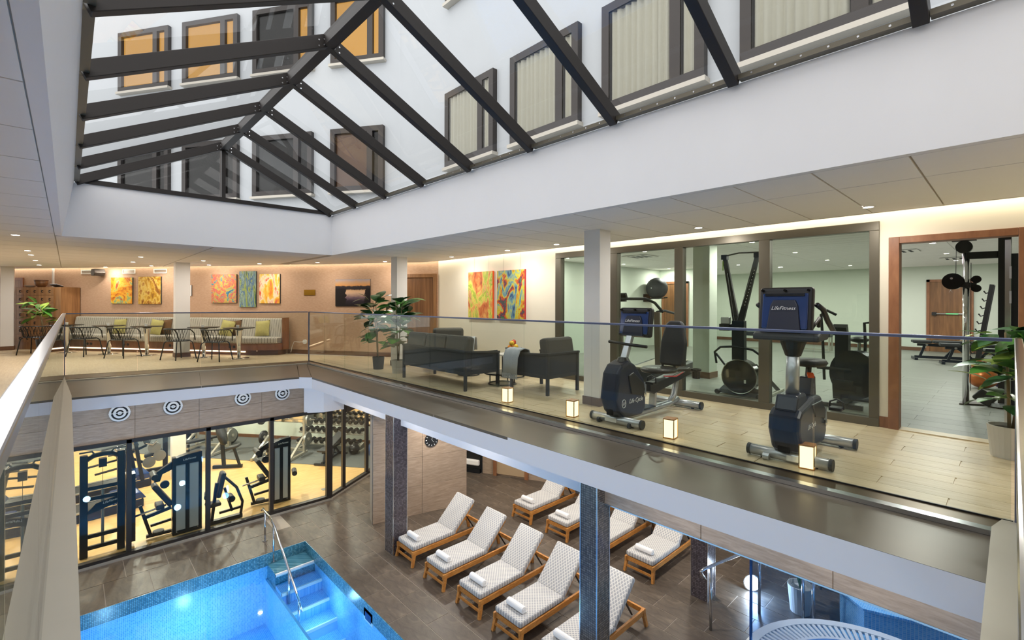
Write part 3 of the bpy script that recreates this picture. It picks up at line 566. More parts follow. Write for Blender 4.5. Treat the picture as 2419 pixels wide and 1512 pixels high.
for i, (a, b) in enumerate(zip(pts, pts[1:])):
    a = Vector(a); b = Vector(b); wv = .075 if i != 4 else .075
    put('mullion', M().box((b.x - (.04 if i != 4 else .08), b.y - .05, FL + .06), (b.x + (.04 if i != 4 else .06), b.y + .05, GT)), 'frame_black', g)
    put('sill_rail', M().bar((a.x, a.y, FL + .05), (b.x, b.y, FL + .05), .12, .1), 'frame_black', g); put('head_rail', M().bar((a.x, a.y, GT - .03), (b.x, b.y, GT - .03), .1, .07), 'frame_black', g)
    put('pane', M().bar((a.x, a.y, (FL + GT) / 2 + .03), (b.x, b.y, (FL + GT) / 2 + .03), .008, GT - FL - .15), 'glass_gym', g)
    put('sill_edge', M().bar((a.x, a.y - .075, FL + .02), (b.x + (.03 if i == 4 else 0), b.y - .075, FL + .02), .03, .04), 'kerb', g)
gd_ = put('door_rail', M().bar((5.3, 12.0, GT - .14), (6.12, 12.53, GT - .14), .06, .2), 'frame_black', g); put('door_closer', M().bar((5.7, 12.18, GT - .2), (6.1, 12.44, GT - .2), .05, .06), 'brass', gd_)
# lower gym room
D = Vector((-.608, .794))    # rubber edge direction
m = M().prism([(-5, 11.7), (4.74, 11.7), (7.0, 13.1), (9, 14.5), (9, 26), (-5, 26)], FL - .2, FL); fgl = struct('floor', m, 'oak_gym', 'warm oak floor of the lower gym', 'floor')
ra = Vector((6.6, 12.85)); rb = ra + D * 14
struct('floor', M().prism([ra, rb, rb + Vector((6, 4)), ra + Vector((3, 2))], FL, FL + .012), 'rubber', 'grey rubber mat under the free weights', 'mat')
wa = Vector((9.2, 13.2)); wb = wa + D * 17; wn_ = Vector((-D.y, D.x)); wn_ = wn_ if wn_.dot(-wa) > 0 else -wn_
struct('wall_gym_back', wall_quad(wa, wb, .2, FL, -.9, wn_), 'mint', 'pale mint back wall of the lower gym', 'wall')
struct('baseboard_gym', wall_quad(wa, wb, -.02, FL, FL + .12, wn_), 'baseboard', 'dark baseboard in the lower gym', 'baseboard')
mi = tag(put('mirror', wall_quad(wa + D * 1, wa + D * 12, -.012, FL + .62, FL + 1.9, wn_), 'chrome'), 'long wall mirror behind the free weights', 'mirror')
struct('ceiling', M().prism([(-5, 11.9), (4.8, 11.9), (7.1, 13.15), (9.5, 14), (9.5, 26), (-5, 26)], -.95, -.9), 'ceil', 'white ceiling of the lower gym', 'ceiling'); struct('wall_gym_end', M().box((-3.2, 11.9, FL), (-3, 26, -.9)), 'mint', 'mint end wall of the lower gym', 'wall')
column('white column inside the lower gym', 2.1, 15.9, 2.42, 16.22, FL, -.97, 'column_white', None)
# lower side walls
cw = struct('wall_clock', M().prism([(4.9, 9.7), (7.08, 9.16), (7.12, 9.3), (5.0, 10.0)], FL, -.9), 'grout', 'stone tiled wall with the clock', 'wall'); ca = Vector((4.9, 9.66)); cd = (Vector((7.08, 9.12)) - ca); cl = cd.length; cd /= cl; cn = Vector((cd.y, -cd.x))
for i in range(2):
    for j in range(4):
        a = ca + cd * (i * cl / 2 + .003); b = ca + cd * ((i + 1) * cl / 2 - .003)
        put('wall_tile', M().prism([a, b, b - cn * .03, a - cn * .03], FL + j * .66 + .002, FL + (j + 1) * .66 - .002), 'tile_wall', cw, bev=.002, seg=1)
rw = Vector((8.45, 10.95)); rd = (Vector((9.25, 9.3)) - rw).normalized(); rn = Vector((rd.y, -rd.x)); rn = rn if rn.dot(-rw) > 0 else -rn
struct('wall_deck_back', wall_quad(rw + rd * .55, rw + rd * 11, .2, FL, -.9, rn), 'tile_wall', 'stone wall at the back of the lounger deck', 'wall')
struct('wall_deck_side', M().prism([(7.05, 13.1), (8.45, 10.95), (8.7, 11.1), (7.2, 13.3)], FL, -.9), 'tile_wall', 'stone wall behind the towel niche', 'wall')
nb = thing('towel_niche', 'dark open niche cabinet with a pale towel shelf', 'cabinet', (rw.x, rw.y, FL), math.atan2(rd.y, rd.x))
put('carcass', M().box((-.1, -.05, 0), (.5, .4, 1.6)), 'black', nb); put('shelf_towels', M().box((-.08, -.12, .22), (.48, .1, .38)), 'towel', nb, bev=.03); put('shelf', M().box((-.1, -.1, .62), (.5, .1, .65)), 'walnut', nb); put('kick_board', M().box((-.1, -.09, 0), (.5, .0, .12)), 'black_gloss', nb)
q = rw + rd * .95 + rn * .02
ld = tag(thing('door_5', 'perforated lattice door panel at the back of the deck', 'door', (q.x, q.y, FL), math.atan2(rd.y, rd.x)), kind='structure')
put('lattice_panel', M().box((.06, -.03, .06), (.9, .03, 2.0)), 'lattice', ld); put('jamb', M().box((-.04, -.05, 0), (.06, .05, 2.1)), 'frame_wood', ld); put('jamb', M().box((.9, -.05, 0), (1., .05, 2.1)), 'frame_wood', ld)
ck = thing('wall_clock_dial', 'round black wall clock above the loungers', 'clock', (6.2, 9.335, -1.85), math.atan2(cd.y, cd.x))
put('dial', M().cyl((0, -.03, 0), (0, 0, 0), .16, n=32), 'black', ck)
for i in range(12):
    a = i * PI / 6; put('hour_mark', M().obox((.13 * math.sin(a), -.032, .13 * math.cos(a)), (.012, .004, .03), (0, a, 0)), 'vinyl_white', ck)
put('hand', M().bar((0, -.036, 0), (.02, -.036, .12), .012, .004), 'vinyl_white', ck); put('hand', M().bar((0, -.036, 0), (.05, -.036, -.06), .014, .004), 'vinyl_white', ck)
struct('wall_pool_left', M().box((-3.1, -3, FL), (-3, 11.65, -.2)), 'white', 'white wall on the left of the pool', 'wall'); struct('wall_pool_near', M().box((-3, -3.1, FL), (13, -3, -.2)), 'white', 'white wall at the near end of the pool', 'wall')
struct('ceiling', M().prism([(-3, -3), (-.1, -3), (-.1, 11.6), (-3, 11.6)], -.3, -.25), 'ceil', 'white soffit left of the pool', 'ceiling')
# ---------------------------------------------------------------- downlights
def downlights(pos, z, label, group, power, col, rr=.045, lrad=.1):
    first = None
    for i, (x, y) in enumerate(pos):
        t = thing('downlight', label % ORD[i] if '%s' in label else label, 'downlight', (x, y, z), 0, group)
        if not first: a = put('trim_ring', M().lathe([(rr * 1.35, -.004), (rr * 1.35, .002), (rr, .002), (rr, -.004)], n=20), 'white_plastic', t); b = put('lens', M().cyl((0, 0, -.003), (0, 0, .001), rr * .95, n=20), 'bulb_face', t); first = (a.data, b.data)
        else: share('trim_ring', first[0], t); share('lens', first[1], t)
        lamp('AREA', (0, 0, -.012), power, col, t, lrad)
WARM = (1., .92, .82); NEUT = (1., .96, .91)
downlights([(-.56, y) for y in (2.2, 4.2, 7., 9.96, 12.85, 13.96, 15.75, 17.67)], CE, 'recessed downlight over the left walkway, %s of the row from the viewer', 'downlights over the left walkway', LV['down'], NEUT)
downlights([(.76, 17.39), (1.15, 14.68), (1.14, 12.9), (1.63, 15.87), (2.31, 13.03), (2.68, 14.41), (3.51, 13.01), (4.41, 11.58), (5.46, 10.19)], CE, 'recessed downlight above the cafe area, %s counting from the left', 'downlights above the cafe area', LV['cafe'], WARM)
downlights([(5.9, 8.14), (5.9, 6.4), (5.88, 5.18), (5.88, 2.77), (5.83, 1.0), (5.85, -1.2)], CE, 'recessed downlight before the gym glass, %s counting from the far end', 'downlights along the gym glass', LV['down'], NEUT)
downlights([(x, y) for y in (.99, 3.17, 5.3, 7.4) for x in (8.8, 11.2, 13.7, 16.1)], 2.436, 'recessed downlight in the slatted upper gym ceiling', 'downlights in the upper gym', LV['gymup'], (1., .98, .93))
downlights([(5.9, 8.6), (5.9, 6.4), (5.9, 4.2), (8.3, 8.6), (8.3, 6.2), (8.3, 4.), (6.4, 10.8), (8.6, 1.6)], -1.0, 'recessed downlight above the lounger deck', 'downlights above the lounger deck', LV['low'], (1., .93, .82))
downlights([(x, y) for y in (13.2, 15.6, 18., 20.5) for x in (-1., 1.4, 3.6, 5.8)], -.95, 'recessed downlight in the lower gym ceiling', 'downlights in the lower gym', LV['gymlow'], (1., .94, .84))
struct('ceiling', M().prism([(3.36, 3.6), (4.74, 3.6), (4.74, 11.4), (4.12, 11.64), (-.1, 11.64), (-.1, 9.34), (3.14, 9.1), (3.33, 8.86)], -.24, -.2), 'ceil', 'white soffit under the bronze ledge', 'ceiling')
struct('ceiling', M().prism([(3.36, -2), (4.74, -2), (4.74, 3.6), (3.36, 3.6)], -.24, -.2), 'ceil', 'white soffit under the near end of the ledge', 'ceiling')
downlights([(.5, 10.4), (1.7, 10.35), (2.9, 10.3), (4.0, 9.6), (4.0, 7.6), (4.0, 5.6), (4.0, 2.4), (4.0, .8)], -.244, 'added unseen downlight in the soffit under the ledge', 'added downlights under the ledge', LV['soffit'], (1., .95, .88))  # unseen lamps added to brighten the tile band and dropped beam
# ================================================================ CAFE AREA
# lockers
LW, LH = 2.35, 1.76; lp = W(9.55, .05); FR = A1 + PI if N1.dot(Vector((E1.y, -E1.x))) > 0 else A1
lk = thing('locker_cabinet', 'walnut cabinet of small numbered lockers at the far left', 'lockers', W(6.92, .52), A1)
sgn = 1 if N1.dot(Vector((-E1.y, E1.x))) > 0 else -1      # local +y*sgn points into the room
put('carcass', M().box((0, -.5 * sgn if sgn > 0 else 0, 0), (LW, 0 if sgn > 0 else .5, LH)), 'walnut_l', lk); first = None
for i in range(8):
    for j in range(7):
        x = .22 + i * .262; z = .2 + j * .222; y = .012 * sgn
        if not first:
            d = put('locker_door', M().box((0, -.011, 0), (.256, .011, .216)), 'walnut_l', lk, bev=.003, seg=1); h = put('lock_handle', M().tube([(.1, sgn * .012, .13), (.13, sgn * .025, .14), (.145, sgn * .025, .11), (.13, sgn * .025, .075), (.105, sgn * .012, .08)], .009, 6), 'black', d); first = (d.data, h.data)
        else: d = share('locker_door', first[0], lk); share('lock_handle', first[1], d)
        d.location = (x, y, z)
def onlock(a, d=-.25): p = W(6.92 + a, .52 + d); return (p[0], p[1], LH)
o = thing('bowl', 'dark ribbed bowl standing on the locker cabinet', 'bowl', onlock(1.05)); put('body', M().lathe([(.05, 0), (.1, .03), (.14, .1), (.15, .2), (.135, .2), (.12, .1), (.06, .04)], n=20), 'walnut', o, smooth=True); put('rim', M().lathe([(.155, .19), (.155, .21), (.135, .21), (.135, .19)], n=20), 'baseboard', o)
o = thing('dish', 'low shallow dish beside the ribbed bowl on the lockers', 'dish', onlock(1.45)); put('body', M().lathe([(.06, 0), (.13, .05), (.135, .06), (.05, .02)], n=18), 'pot_beige', o, smooth=True); put('foot', M().lathe([(.06, 0), (.06, .012), (.05, .012)], n=18), 'pot_beige', o)
o = thing('book', 'dark book leaning on a stand on the lockers', 'book', onlock(.5), A1); put('cover', M().obox((0, 0, .045), (.26, .18, .03), (R(18), 0, 0)), 'black', o); put('pages', M().obox((0, .0, .065), (.25, .17, .012), (R(18), 0, 0)), 'white', o)
tag(put('cable_duct', M().box((0, 0, LH), (.05, .03, CE)).xf(Matrix.Translation((W(7.82, .04)[0], W(7.82, .04)[1], 0)) @ Matrix.Rotation(A1, 4, 'Z')), 'white_plastic'), 'thin white vertical duct on the wall above the lockers', 'duct')
d = tag(thing('door_6', 'walnut door top seen behind the lockers at the far left', 'door', W(9.0, .0), A1), kind='structure')
put('door_leaf', M().box((.08, -.02, 0), (.9, .02, 1.98)), 'walnut_l', d)
for a, b in (((0, -.04, 0), (.08, .04, 2.06)), ((.9, -.04, 0), (.98, .04, 2.06)), ((.08, -.04, 1.98), (.9, .04, 2.06))): put('door_frame', M().box(a, b), 'frame_wood', d)
# striped bench along the wall, local x along wall, local y into the room
def wframe(name, label, cat, s, d, z=0): return thing(name, label, cat, W(s, d, z), A1 if sgn > 0 else A1)
bn = wframe('banquette', 'long striped upholstered bench on a walnut base along the tan wall', 'bench', .12, .02); L = 6.75; Y = lambda v: v * sgn
def lbox(x0, y0, z0, x1, y1, z1): a, b = sorted((Y(y0), Y(y1))); return M().box((x0, a, z0), (x1, b, z1))
base = M().prism([(.05, Y(.03)), (L, Y(.03)), (L, Y(.62)), (.62, Y(.62)), (.05, Y(.4))], .13, .3); put('base', base, 'frame_wood', bn)
put('toe_kick', M().prism([(.1, Y(.05)), (L - .05, Y(.05)), (L - .05, Y(.52)), (.62, Y(.52)), (.1, Y(.34))], 0, .13), 'baseboard', bn)
for k in range(3):
    x0 = .07 + k * 2.23; x1 = x0 + 2.22
    se = M().prism([(x0, Y(.12)), (x1, Y(.12)), (x1, Y(.66)), (.64 if k == 0 else x0, Y(.66))] + ([(x0, Y(.44))] if k == 0 else []), .3, .46); put('seat_cushion', se, 'stripe', bn, bev=.04)
    bk = M(); vs = [(x, Y(y), z) for y, z in ((.05, .44), (.24, .44), (.16, .93), (.05, .93)) for x in (x0, x1)]
    bk.add(vs, [(0, 1, 3, 2), (2, 3, 5, 4), (4, 5, 7, 6), (6, 7, 1, 0), (0, 2, 4, 6), (1, 7, 5, 3)]); put('back_cushion', bk, 'stripe', bn, bev=.03)
put('end_panel', lbox(.02, .03, .13, .06, .26, .95), 'frame_wood', bn); ls = put('under_light', lbox(.9, .525, .07, L - .3, .54, .1), 'led_warm', bn)
for x in (1.15, 2.95, 4.4, 5.6):
    for q in (0, .12): put('socket', M().cyl((x + q, Y(.62), .21), (x + q, Y(.627), .21), .035, n=12), 'black', bn)
o = thing('wall_socket', 'round white wall socket with a short cable by the bench end', 'socket', W0(3.75, .0, .32), A0); put('plate', M().cyl((0, 0, 0), (0, .03 * (1 if N0.dot(Vector((-E0.y, E0.x))) > 0 else -1), 0), .06, n=18), 'white_plastic', o)
put('cable', M().tube([(0, .03, 0), (.15, .04, -.01), (.3, .05, .0), (.36, .05, -.12), (.4, .05, -.28)] if N0.dot(Vector((-E0.y, E0.x))) > 0 else [(0, -.03, 0), (.15, -.04, -.01), (.3, -.05, 0), (.36, -.05, -.12), (.4, -.05, -.28)], .008, 6), 'white_plastic', o)
def pillow(label, s, mat, tilt=0., size=.42, d=.3):
    m = M(); n = 8; vs = []; fs = []
    for side in (1, -1):
        for i in range(n + 1):
            for j in range(n + 1):
                u = i / n * 2 - 1; v = j / n * 2 - 1; th = .07 * (1 - u ** 4) * (1 - v ** 4); pin = 1 - .08 * (1 - abs(u * v)); k = size / 2
                vs.append((u * k * (1 - .07 * (1 - v * v)), side * th, v * k * (1 - .07 * (1 - u * u)) + k))
    q = (n + 1) ** 2
    for i in range(n):
        for j in range(n):
            a = i * (n + 1) + j; fs.append((a, a + n + 1, a + n + 2, a + 1)); fs.append((q + a, q + a + 1, q + a + n + 2, q + a + n + 1))
    m.add(vs, fs).xf(Matrix.Rotation(R(14) * -sgn * -1, 4, 'X') @ Matrix.Rotation(R(tilt), 4, 'Y'))
    p = W(s, d, .465); o = put('pillow', m, mat, smooth=True); o.location = p; o.rotation_euler = (0, 0, A1); return tag(o, label, 'pillow')
pillow('gold-green pillow nearest the right end of the bench', .75, 'pillow_green', 6); pillow('gold-green pillow beside the last cafe table', 1.75, 'pillow_green', -8, d=.42); pillow('brown pillow behind the gold-green one on the bench', 1.6, 'pillow_brown', 4)
pillow('gold-green pillow left of the white column', 3.95, 'pillow_green', -6, d=.42); pillow('brown pillow left of the white column', 3.75, 'pillow_brown', 5); pillow('gold-green pillow near the left end of the bench', 5.25, 'pillow_green', 4)
# cafe tables
ct = thing('cafe_table', 'x', 'table', (0, 0, 0), 0, 'round cafe tables by the bench')
put('top', M().lathe([(.3, .715), (.34, .725), (.34, .74), (.0, .74)], n=32), 'table_top', ct); put('pedestal', M().lathe([(.035, .012), (.045, .3), (.075, .66), (.1, .71)], n=20), 'chrome', ct, smooth=True); put('foot', M().lathe([(.22, 0), (.22, .006), (.06, .018)], n=32), 'chrome', ct, smooth=True)
TS = [(.65, 1.2), (1.68, 1.15), (3.42, 1.08), (4.66, 1.02), (6.1, .95)]
for i, (s, d) in enumerate(TS):
    lab = 'round dark cafe table on a chrome pedestal, %s from the right end of the bench' % ORD[i]
    if i == 0: ct['label'] = lab; ct.location = W(s, d)
    else: ctree(ct, lab, W(s, d))
    o = thing('tealight', 'small white candle holder on the %s cafe table from the right' % ORD[i], 'candle', W(s + .05, d - .02, .74), 0, 'candles on the cafe tables'); put('cup', M().lathe([(.03, 0), (.035, .06), (.028, .06), (.025, .01)], n=14), 'white_plastic', o); put('flame', M().cyl((0, 0, .02), (0, 0, .05), .018, n=8), 'candle', o)
# wire chairs: local -y is the back
ch = thing('wire_chair', 'x', 'chair', (0, 0, 0), 0, 'black wire armchairs at the cafe tables')
put('seat', M().lathe([(.0, .43), (.23, .43), (.24, .44), (.22, .455), (.0, .45)], n=20), 'black', ch)
arc = [(.29 * math.cos(a) * 1.0, .29 * math.sin(a) * .95, .72 - .0 * abs(math.cos(a))) for a in [PI + PI * k / 12 for k in range(13)]]
put('arm_rail', M().tube([(-.27, .2, .45), (-.29, .16, .62), (-.29, .08, .7)] + arc + [(.29, .08, .7), (.29, .16, .62), (.27, .2, .45)], .013, 8), 'black', ch, smooth=True)
wm = M()
for k in range(14):
    a = PI + PI * (k + .2) / 14; b1 = a + .22; b2 = a - .22
    for bb in (b1, b2):
        if PI - .05 < bb < 2 * PI + .05: wm.tube([(.225 * math.cos(a), .215 * math.sin(a), .445), (.29 * math.cos(bb), .275 * math.sin(bb), .715)], .005, 5)
tag(put('wire_mesh', wm, 'black', ch), kind='stuff')
for x in (-1, 1):
    for y in (-1, 1): put('leg', M().tube([(.17 * x, .16 * y, .43), (.2 * x, .19 * y, .4), (.25 * x, .25 * y, 0)], .013, 8), 'black', ch, smooth=True)
for i, (s, d, rz) in enumerate([(.82, 1.72, 10), (1.86, 1.68, -8), (3.5, 1.62, 6), (4.72, 1.56, 4), (6.35, 1.5, 25)]):
    lab = 'black wire armchair at the cafe tables, %s from the right' % ORD[i]; rot = A1 + R(rz) + (PI if sgn > 0 else 0)
    if i == 0: ch['label'] = lab; ch.location = W(s, d); ch.rotation_euler = (0, 0, rot)
    else: ctree(ch, lab, W(s, d), rot)
# wall pieces
def canvas(label, s0, s1, z0, z1, mat, on=W, ang=A1, cat='painting', name='painting', edge='charcoal', th=.035):
    p = on(s0, 0, 0); N_ = N1 if on is W else N0; E_ = E1 if on is W else E0; sg_ = 1 if N_.dot(Vector((-E_.y, E_.x))) > 0 else -1
    t = thing(name, label, cat, (p[0], p[1], z0), ang); a, b = sorted((0.002 * sg_, th * sg_)); put('stretcher', M().box((0, a, 0), (s1 - s0, b, z1 - z0)), edge, t)
    a, b = sorted((th * sg_, (th + .003) * sg_)); put('print', M().box((.002, a, .002), (s1 - s0 - .002, b, z1 - z0 - .002)), mat, t); return t
def sof(x): return (P1.x - x) / -E1.x
for lab, xr, xl, z0, z1, mt in (('small oval orange abstract painting, leftmost of the two on the left', 1.35, .92, 1.3, 2.04, 'art_a'), ('ochre and gold abstract painting beside the white column', 1.91, 1.47, 1.29, 2.06, 'art_b'),
        ('blue and pink abstract painting, left of the three', 3.33, 2.87, 1.33, 2.1, 'art_c'), ('tall narrow green and blue painting, middle of the three', 3.68, 3.38, 1.22, 2.18, 'art_d'), ('orange, white and red painting, right of the three', 4.1, 3.74, 1.32, 2.1, 'art_e')):
    canvas(lab, sof(xr), sof(xl), z0, z1, mt)
canvas('small framed certificate beside the white column', sof(2.49), sof(2.3), 1.52, 1.82, 'white', cat='picture', name='framed_notice', edge='black', th=.02)
canvas('dark photograph of a lake at sunset on the tan wall', (6.5 - 5.53) / -E0.x, (6.5 - 5.0) / -E0.x, 1.25, 1.94, 'art_lake', W0, A0, 'photograph', 'lake_photograph', 'black', .02)
t = canvas('small wooden plaque between the paintings and the lake photograph', (6.5 - 4.68) / -E0.x, (6.5 - 4.5) / -E0.x, 1.53, 1.68, 'brass', W0, A0, 'plaque', 'plaque', 'walnut_l', .012)
for i, x in enumerate((2.01, 1.39, .54)):
    s0 = sof(x); v = thing('wall_vent', 'white rectangular air grille high on the tan wall, %s from the right' % ORD[i], 'vent', W(s0, 0, 2.15), A1, 'air grilles on the tan wall'); w_ = .43
    for a, b in (((0, 0), (w_, .02)), ((0, .1), (w_, .12)), ((0, .02), (.02, .1)), ((w_ - .02, .02), (w_, .1))): put('frame_bar', lbox(a[0], .0, a[1], b[0], .02, b[1]), 'white_plastic', v)
    for k in range(3): put('louvre', lbox(.02, .004, .03 + k * .024, w_ - .02, .012, .042 + k * .024), 'kerb', v)
sp = thing('wall_speaker', 'dark brown loudspeaker angled down under the cove light', 'speaker', W(sof(.75), .16, 2.19), A1 + R(-25))
put('cabinet', M().profile([(-.2, -.02), (-.1, -.1), (.14, -.1), (.22, 0), (.14, .09), (-.1, .09)], -.12, .12), 'speaker', sp, bev=.01); put('bracket', lbox(.15, -.16, -.04, .22, -.0, .04), 'speaker', sp); put('grille', M().cyl((.2, -.03, 0), (.235, -.03, 0), .07, n=16), 'pot_beige', sp)
def rcanvas(label, y0, y1, z0, z1, mat, edge):
    t = thing('painting', label, 'painting', (6.5, y0, z0)); put('stretcher', M().box((-.04, 0, 0), (-.002, y1 - y0, z1 - z0)), edge, t); put('print', M().box((-.043, .002, .002), (-.04, y1 - y0 - .002, z1 - z0 - .002)), mat, t)
    for q in (.2, .8): put('hanging_wire', M().cyl((-.01, (y1 - y0) * q, z1 - z0), (-.004, (y1 - y0) * q, CE + .03 - z0), .0015, n=5), 'steel', t)
rcanvas('tall orange and lime swirling painting on the cream wall', 7.46, 8.28, 1.02, 2.02, 'art_f', 'orange'); rcanvas('tall multicoloured geometric painting beside the gym window', 6.51, 7.32, 1.03, 2.01, 'art_g', 'red')
# ---------------------------------------------------------------- plants
def leaf_mesh(L, Wd, curl, mat):
    vs = []; fs = []; n = 5
    prof = [.12, .72, 1.0, .8, .08] if True else None; prof = [.1, .62, .95, 1., .7, .06]
    for i, w_ in enumerate(prof):
        t_ = i / (len(prof) - 1); z = -curl * t_ * t_ * L
        for sx, dz in ((-1, .06), (0, 0.), (1, .06)): vs.append((sx * w_ * Wd / 2, t_ * L, z + dz * w_ * Wd))
    for i in range(len(prof) - 1):
        for j in range(2): a = i * 3 + j; fs.append((a, a + 1, a + 4, a + 3))
    me = bpy.data.meshes.new('leaf'); me.from_pydata(vs, [], fs); me.update(); me.materials.append(MT[mat])
    for p in me.polygons: p.use_smooth = True
    return me
LEAF = {}
def plant(label, loc, h, nl, spread, pot, potr, poth, mats, ll=.24, lw=.15, seed=1, z0=None, top_bias=1.3, stems=2):
    rnd = random.Random(seed); t = thing('potted_plant', label, 'plant', loc)
    put('pot', M().lathe([(potr * .82, 0), (potr, poth), (potr * .92, poth), (potr * .88, poth - .04), (.0, poth - .04)], n=24), pot, t, smooth=False); put('soil', M().lathe([(potr * .88, poth - .05), (potr * .88, poth - .03), (0, poth - .03)], n=16), 'soil', t)
    tips = []
    for k in range(stems):
        a = rnd.uniform(0, 6.28); q = spread * .3; pts = [(math.cos(a) * .02, math.sin(a) * .02, poth - .05), (math.cos(a) * q * .4, math.sin(a) * q * .4, poth + (h - poth) * .45), (math.cos(a) * q, math.sin(a) * q, h * .97)]
        put('stem', M().tube(pts, [.014, .011, .006], 7), 'stem', t, smooth=True); tips.append(pts)
    z0 = poth + .1 if z0 is None else z0
    for k in range(nl):
        pts = tips[k % stems]; f = (rnd.random() ** (1 / top_bias)); z = z0 + (h - z0) * f; u = max(0, min(1, (z - poth) / (h - poth))); x = pts[1][0] + (pts[2][0] - pts[1][0]) * u; y = pts[1][1] + (pts[2][1] - pts[1][1]) * u
        mt = rnd.choice(mats); key = (mt, ll, lw)
        if key not in LEAF: LEAF[key] = leaf_mesh(ll, lw, .35, mt)
        a = k * 2.4 + rnd.uniform(-.4, .4); sc_ = rnd.uniform(.75, 1.15); pit = R(rnd.uniform(-15, 55) * (0.5 + u * .6)); off = spread * .16
        share('leaf', LEAF[key], t, (x + math.cos(a) * off, y + math.sin(a) * off, z), (pit, rnd.uniform(-.3, .3), a - PI / 2), (sc_,) * 3)
    return t
plant('fiddle leaf fig in a dark pot, left of the pair by the balustrade', (4.6, 8.85, 0), 1.42, 58, .5, 'pot_dark', .12, .25, ['leaf_a', 'leaf_b', 'leaf_b'], .3, .2, 3, .5, stems=2)
plant('fiddle leaf fig in a beige pot beside the lounge sofa', (4.62, 8.1, 0), 1.4, 62, .55, 'pot_beige', .13, .25, ['leaf_a', 'leaf_b', 'leaf_a'], .3, .21, 5, .5, stems=2)
plant('leafy green plant near the lockers and the first cafe table', (-.45, 17.7, 0), 1.33, 34, .5, 'pot_dark', .18, .35, ['leaf_a', 'leaf_c'], .34, .17, 9, .75, stems=2)
plant('rubber plant in a pale grey pot at the gym doorway', (6.06, .02, 0), 1.14, 90, .62, 'pot_white', .15, .28, ['leaf_a', 'leaf_a', 'leaf_b', 'leaf_c'], .26, .14, 12, .38, stems=3)
# ---------------------------------------------------------------- lounge
def seat_set(t, w_, dp, nb, long_back=True):       # front faces +y, origin at centre on floor; woven dark frame
    hw, hd = w_ / 2, dp / 2
    for x in (-1, 1):
        for y in (-1, 1): put('leg', M().bar((x * (hw - .03), y * (hd - .03), 0), (x * (hw - .03), y * (hd - .03), .6 if y < 0 else .55), .04, .04), 'pot_dark', t)
    put('seat_frame', M().box((-hw + .02, -hd + .02, .24), (hw - .02, hd - .02, .29)), 'pot_dark', t)
    def slats(nm, a, b):
        p = put(nm, M().bar((a[0], a[1], .44), (b[0], b[1], .44), .012, .3), 'charcoal', t); return p
    slats('back_panel', (-hw + .04, -hd + .03), (hw - .04, -hd + .03)); slats('side_panel', (-hw + .03, -hd + .04), (-hw + .03, hd - .04)); slats('side_panel', (hw - .03, -hd + .04), (hw - .03, hd - .04))
    put('top_rail', M().bar((-hw, -hd + .03, .6), (hw, -hd + .03, .6), .045, .03), 'pot_dark', t)
    for x in (-1, 1): put('arm_rail', M().bar((x * (hw - .03), -hd, .6), (x * (hw - .03), hd, .56), .045, .03), 'pot_dark', t)
    for k in range(nb):
        x0 = -hw + .05 + (w_ - .1) * k / nb; x1 = x0 + (w_ - .1) / nb
        put('seat_cushion', M().box((x0 + .005, -hd + .06, .29), (x1 - .005, hd - .03, .43)), 'cushion_grey', t, bev=.04)
        put('back_cushion', M().obox(((x0 + x1) / 2, -hd + .14, .62), (x1 - x0 - .01, .16, .42), (R(-10), 0, 0)), 'cushion_grey', t, bev=.05)
def throw(label, loc, rz, wd=.3):
    t = thing('throw_blanket', label, 'blanket', loc, rz); m = M(); vs = []; fs = []; path = [(-.16, -.34), (-.15, -.1), (-.1, .005), (0, .03), (.1, .005), (.14, -.1), (.15, -.24)]; n = 8
    for i, (x, z) in enumerate(path):
        for j in range(n + 1): y = (j / n - .5) * wd; vs.append((x + .012 * math.sin(j * 1.7 + i), y, z + .006 * math.sin(j * 2.3)))
    for i in range(len(path) - 1):
        for j in range(n): a = i * (n + 1) + j; fs.append((a, a + 1, a + n + 2, a + n + 1))
    o = put('cloth', m.add(vs, fs), 'throw', t, smooth=True); sd = o.modifiers.new('thick', 'SOLIDIFY'); sd.thickness = .014; f = M()
    for j in range(16): y = (j / 15 - .5) * wd; f.tube([(-.16, y, -.34), (-.165, y + .004, -.38), (-.16, y, -.42)], .006, 5)
    tag(put('fringe', f, 'throw', t), kind='stuff')
so = thing('lounge_sofa', 'dark woven three-seat sofa seen from behind the glass', 'sofa', (4.74, 6.62, 0), -PI / 2); seat_set(so, 1.86, .72, 3)
ac = thing('lounge_armchair', 'dark woven armchair in front of the cream gym wall', 'armchair', (5.42, 5.02, 0), 0); seat_set(ac, .74, .82, 1)
ac2 = thing('lounge_armchair', 'dark woven armchair behind the sofa near the far door', 'armchair', (5.65, 7.85, 0), PI - .5); seat_set(ac2, .74, .8, 1)
throw('grey fringed throw over the arm of the near armchair', (5.085, 5.28, .615), 0, .32); throw('pale throw over the arm of the far armchair', (5.92, 7.55, .625), .7, .26)
def lowtable(label, loc, r, h, top, wire=True):
    t = thing('coffee_table', label, 'coffee table', loc); put('top', M().lathe([(r, h - .025), (r, h), (0, h)], n=32), top, t)
    put('base_ring', M().tube([(r * .75 * math.cos(k * PI / 12), r * .75 * math.sin(k * PI / 12), .012) for k in range(24)], .01, 6, True), 'black', t)
    for k in range(4): a = k * PI / 2 + .4; put('leg', M().cyl((r * .75 * math.cos(a), r * .75 * math.sin(a), .01), (r * .75 * math.cos(a), r * .75 * math.sin(a), h - .02), .01, n=8), 'black', t)
lowtable('low round dark coffee table between sofa and armchairs', (5.28, 5.85, 0), .3, .2, 'black_gloss'); lowtable('white-topped round table carrying the fruit bowl', (5.95, 6.3, 0), .28, .42, 'pot_white'); lowtable('wire ring side table by the end of the sofa', (5.48, 7.0, 0), .26, .36, 'black_gloss')
